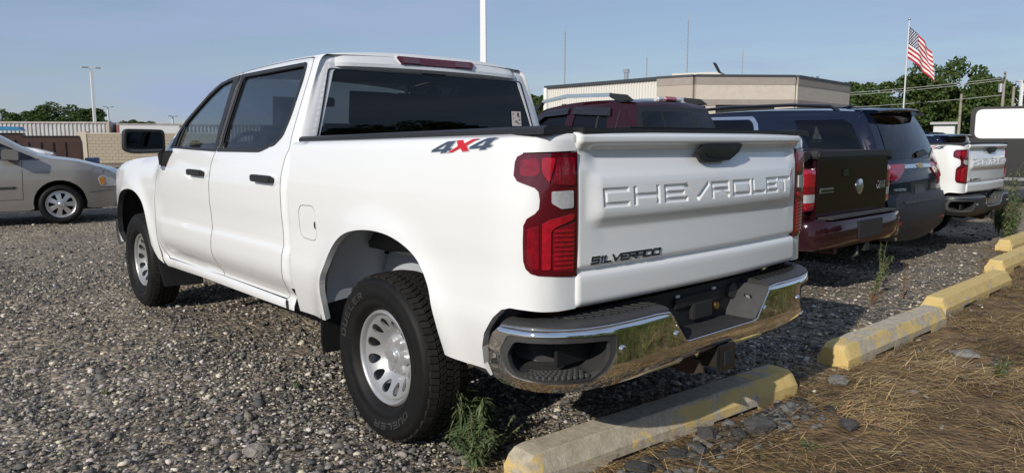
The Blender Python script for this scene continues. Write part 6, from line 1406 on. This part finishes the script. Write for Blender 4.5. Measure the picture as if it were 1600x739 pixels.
# single rocks
def rock(x,y,s,label,col,seed,flat=.6,st=(1,1)):
    r=np.random.default_rng(seed); bm=bmesh.new(); Q=r.normal(size=(34,3)); Q/=np.linalg.norm(Q,axis=1)[:,None]
    for q in Q: q=q*r.uniform(.78,1.08); bm.verts.new((q[0]*st[0]*s,q[1]*st[1]*s,q[2]*flat*s))
    h=bmesh.ops.convex_hull(bm,input=bm.verts); bmesh.ops.delete(bm,geom=[v for v in bm.verts if not v.link_faces],context='VERTS')
    bmesh.ops.subdivide_edges(bm,edges=bm.edges[:],cuts=2,use_grid_fill=True)
    for v in bm.verts:
        c=v.co/s; v.co*=1+.09*vnoise(np.array([c.x*3+seed]),np.array([c.y*3+c.z*4]),1.,seed)[0]*2+.05*vnoise(np.array([c.x*9]),np.array([c.y*9+c.z*8]),1.,seed+1)[0]*2
    me=bpy.data.meshes.new('rock'); bm.to_mesh(me); bm.free(); me.materials.append(mat('rock_'+str(seed),col,.95,var=(30,1,tuple(q*.55 for q in col)),bump=(60,.8,.01)))
    o=bpy.data.objects.new('rock',me); link(o); o.location=(x,y,float(gz(x,y))+s*flat*.30); o.rotation_euler=(0,0,seed*.7); return tag(o,label,'rock','loose rocks')
rock(.26,1.45,.062,'pale rounded stone in the gravel left of the rear wheel',(.30,.27,.23),21,.55)
rock(-1.10,-.47,.075,'dark angular asphalt lump in front of the nearest block, right end',(.085,.085,.082),22,.6,(1,1.3))
rock(-.985,-.18,.055,'dark asphalt lump against the nearest block',(.06,.06,.06),23,.8)
rock(-1.32,-2.60,.085,'flat grey stone in the straw at the right',(.24,.225,.20),24,.35,(1,1.4))
rock(-1.05,-1.40,.060,'grey chunk between the first two blocks',(.20,.19,.17),25,.6)
rock(-1.37,-.80,.05,'small dark chunk lying in the straw right of the nearest block',(.07,.07,.07),26,.6)
rock(-1.02,.10,.045,'small black lump by the nearest block, left of the others',(.05,.05,.05),27,.7)
rock(-1.05,-.02,.035,'grey lump in the rubble row before the nearest block',(.12,.12,.115),28,.7)
rock(-1.08,-.30,.042,'dark crumbly lump touching the largest asphalt lump',(.055,.055,.053),29,.75)
rock(-.99,.33,.050,'black asphalt chunk before the middle of the nearest block',(.045,.045,.044),30,.7,(1,1.4))
# rubble along the front of the near block
r_=np.random.default_rng(31); n=900; yy=r_.uniform(-1.0,.75,n); P=np.column_stack([-.93-.02*yy*0+.075*(yy-.55)*.6-np.abs(r_.normal(0,.10,n)),yy,np.full(n,-.004)]); b_=r_.uniform(.03,.16,n)
stones('asphalt_rubble',P,np.clip(r_.lognormal(math.log(.013),.6,n),.005,.045),np.stack([b_,b_*.96,b_*.9],-1),STONE,12,'crumbled dark asphalt rubble along the nearest block')
n=1500; d=r_.uniform(0,1,n); P=np.column_stack([r_.uniform(-2.6,-.6,n),r_.uniform(-6,1.2,n),np.full(n,0.)]); P[:,2]=gz(P[:,0],P[:,1])-.006; b_=r_.uniform(.04,.22,n)
stones('scattered_pebbles',P,np.clip(r_.lognormal(math.log(.008),.5,n),.004,.03),np.stack([b_,b_*.95,b_*.86],-1),STONE,13,'scattered pebbles in the dirt and straw')
# ---------------------------------------------------------------- straw and grass blades
def blades(name,P,L,A,lean,W,C,m,label,cat,bend=.4,seed=0,seg=2):
    """strip blades: P base, L length, A azimuth, lean from vertical"""
    r=np.random.default_rng(seed); n=len(P); hd=np.stack([np.cos(A),np.sin(A)],-1); sd=np.stack([-np.sin(A),np.cos(A)],-1); V=[]
    for k in range(seg+1):
        t=k/seg; ang=lean+bend*t*r.uniform(.3,1.,n); 
        if k==0: c=P.copy()
        else: c=c+np.column_stack([hd*np.sin(ang)[:,None],np.cos(ang)])*(L/seg)[:,None]
        c[:,2]=np.maximum(c[:,2],P[:,2]-.002)
        wd=(W*(1-.8*t))[:,None]*sd; V+=[np.column_stack([c[:,:2]-wd,c[:,2]]),np.column_stack([c[:,:2]+wd,c[:,2]])]
    V=np.stack(V,1); nv=2*(seg+1); F=[]
    for k in range(seg): F.append(np.stack([np.arange(n)*nv+2*k,np.arange(n)*nv+2*k+1,np.arange(n)*nv+2*k+3,np.arange(n)*nv+2*k+2],1))
    o=bigmesh(name,V.reshape(-1,3),np.vstack(F),m,None,k=4,col=np.repeat(C,nv,0)); return tag(o,label,cat,kind='stuff')
STRAW=attrmat('dry_straw',.8)
def straw():
    r=np.random.default_rng(77); n=90000; p=np.column_stack([r.uniform(-3.2,.1,n),r.uniform(-8.5,1.5,n)])
    k=(p[:,0]<edge_x(p[:,1])+r.normal(-.05,.14,n))&(vnoise(p[:,0],p[:,1],.35,41)+.5*vnoise(p[:,0],p[:,1],.12,42)>-.30+.25*r.random(n)); p=p[k]; n=len(p)
    z=gz(p[:,0],p[:,1])+r.uniform(-.012,.014,n); A=r.normal(2.2,.9,n)+3*vnoise(p[:,0],p[:,1],.6,43); cl=vnoise(p[:,0],p[:,1],.45,47)+.6*vnoise(p[:,0],p[:,1],.13,48); b=np.where(r.random(n)<.42-.9*cl,r.uniform(.06,.20,n),r.uniform(.28,.85,n)); C=np.stack([b,b*r.uniform(.64,.78,n),b*r.uniform(.27,.42,n)],-1)
    blades('dry_straw',np.column_stack([p,z]),r.uniform(.05,.20,n),A,np.full(n,1.33)+r.normal(0,.17,n),r.uniform(.0010,.0024,n),C,STRAW,'dry brown straw matted on the dirt in front of the kerb blocks','straw',.15,3)
straw()
def field_grass():
    r=np.random.default_rng(78); n=34000; p=np.column_stack([-2.25-r.gamma(1.3,1.9,n),r.uniform(-9,8,n)]); p=p[~((p[:,1]>.6)&(p[:,0]>-3.1))]; n=len(p); C=np.clip(r.normal(.45,.25,n),0,1); z=gz(p[:,0],p[:,1])-.02
    blades('field_grass',np.column_stack([p,z]),r.uniform(.15,.45,n)*np.clip((-1.9-p[:,0])/1.2,.45,1),r.uniform(0,6.28,n),r.normal(.15,.12,n),r.uniform(.003,.006,n),np.repeat(C[:,None],3,1),GRASSM,'tall green grass of the field mirrored in the chrome bumper','grass',.8,4,3)
field_grass()
# ---------------------------------------------------------------- weeds
def weed(x,y,h,nst,label,seed,spread=.35,col=(.35,.2),name='weed',leafL=.075,leafW=.009,dens_=26,lean=(0,0),droop=.6,stem=None):
    r=np.random.default_rng(seed); T=empty(name,(x,y,float(gz(x,y))-.01),0,label,'weed','weeds among the kerb blocks'); mb=MB(); LV=[];LF=[];LC=[]
    for s in range(nst):
        a=r.uniform(0,6.28); sp=r.uniform(.1,1)*spread; hh=h*r.uniform(.55,1.0); pts=[]
        for t in np.linspace(0,1,7): pts.append(np.array([math.cos(a)*sp*t**1.4*hh+lean[0]*t**1.5*hh,math.sin(a)*sp*t**1.4*hh+lean[1]*t**1.5*hh,hh*t*(1-.18*t*droop)]))
        mb.tube(pts,[.0035,.003,.003,.0025,.002,.0015,.001],5,False)
        for k in range(int(dens_*hh/h)):
            t=r.uniform(.12,1)**.8; i=min(5,int(t*6)); f=t*6-i; c=pts[i]*(1-f)+pts[i+1]*f; b=r.uniform(0,6.28); el=r.uniform(-.5,.8)-droop*.5; L=leafL*r.uniform(.5,1.15)*(1.15-.5*t)
            d=np.array([math.cos(b)*math.cos(el),math.sin(b)*math.cos(el),math.sin(el)]); sdv=np.cross(d,[0,0,1]); sdv/=np.linalg.norm(sdv)+1e-9; d2=d+np.array([0,0,-.5*droop]); w=leafW*r.uniform(.6,1.2); n0=len(LV)
            LV+=[c,c+d*L*.45+sdv*w,c+d*L*.45-sdv*w,c+d*L*.55+d2*L*.4]; LF+=[(n0,n0+1,n0+3),(n0,n0+3,n0+2)]; LC+=[np.clip(r.normal(col[0],col[1]),0,1)]*4
    mb.build('stems',stem or mat('weed_stem',(.14,.13,.05),.8),T,smooth=True); bigmesh('leaves',np.array(LV),np.array(LF),WEED,T,col=np.repeat(np.array(LC)[:,None],3,1)); return T
weed(-.33,.70,.43,17,'leafy green weed in front of the rear wheel beside the nearest block',51,.32,(.30,.2),leafL=.12,leafW=.0062,dens_=95,lean=(-.05,.05),droop=1.1)
weed(-.50,.82,.24,16,'low ferny green weed at the near end of the nearest block',52,.75,(.35,.2),leafL=.055,leafW=.006,dens_=70)
weed(-.42,.60,.20,5,'thin seedy weed sprawling towards the bumper shadow',53,1.2,(.55,.2),leafL=.018,leafW=.005,dens_=46)
weed(-.15,-4.05,.46,8,'drooping yellow green weed behind the maroon pickup bumper',54,.25,(.6,.2),leafL=.05,leafW=.006,dens_=55,lean=(-.25,-.3))
weed(-.02,-4.55,.55,5,'upright green weed at the corner of the maroon bumper',57,.2,(.55,.2),leafL=.05,leafW=.006,dens_=40)
weed(-.34,-4.25,.40,5,'dry reddish seed stalk standing right of the drooping weed',55,.2,(.9,.1),leafL=.015,leafW=.004,dens_=40,stem=mat('dry_red_stem',(.16,.07,.035),.9))
weed(-.28,-3.75,.22,10,'low dry brown weed patch in the gravel between the vehicles',56,.9,(.95,.1),leafL=.02,leafW=.003,dens_=30,stem=mat('dry_red_stem'))
for k,(x,y,h) in enumerate(((.55,-10.4,1.0),(.30,-10.0,.8),(.75,-11.0,1.25),(.2,-9.5,.55))): weed(x,y,h,16,['tall green weeds right of the far white pickup','bushy weed over the farthest kerb block','tallest seeded weed at the right picture edge','short weed in front of the tall ones by the farthest block'][k],60+k,.35,(.55,.25),leafL=.10,leafW=.010,dens_=70)
weed(-1.62,-2.25,.13,9,'small green sprout in the straw near the right edge',70,.5,(.30,.15),leafL=.06,leafW=.005,dens_=14)
weed(-1.36,-.42,.05,7,'tiny broad leaved green weed in the straw at bottom',71,1.6,(.25,.15),leafL=.03,leafW=.009,dens_=14)
weed(.95,.93,.06,8,'small green tuft in the gravel left of the rear wheel',72,1.2,(.45,.2),leafL=.035,leafW=.005,dens_=14)
weed(1.55,1.75,.04,6,'faint green sprig in the gravel at lower left',73,1.6,(.40,.2),leafL=.03,leafW=.005,dens_=12)
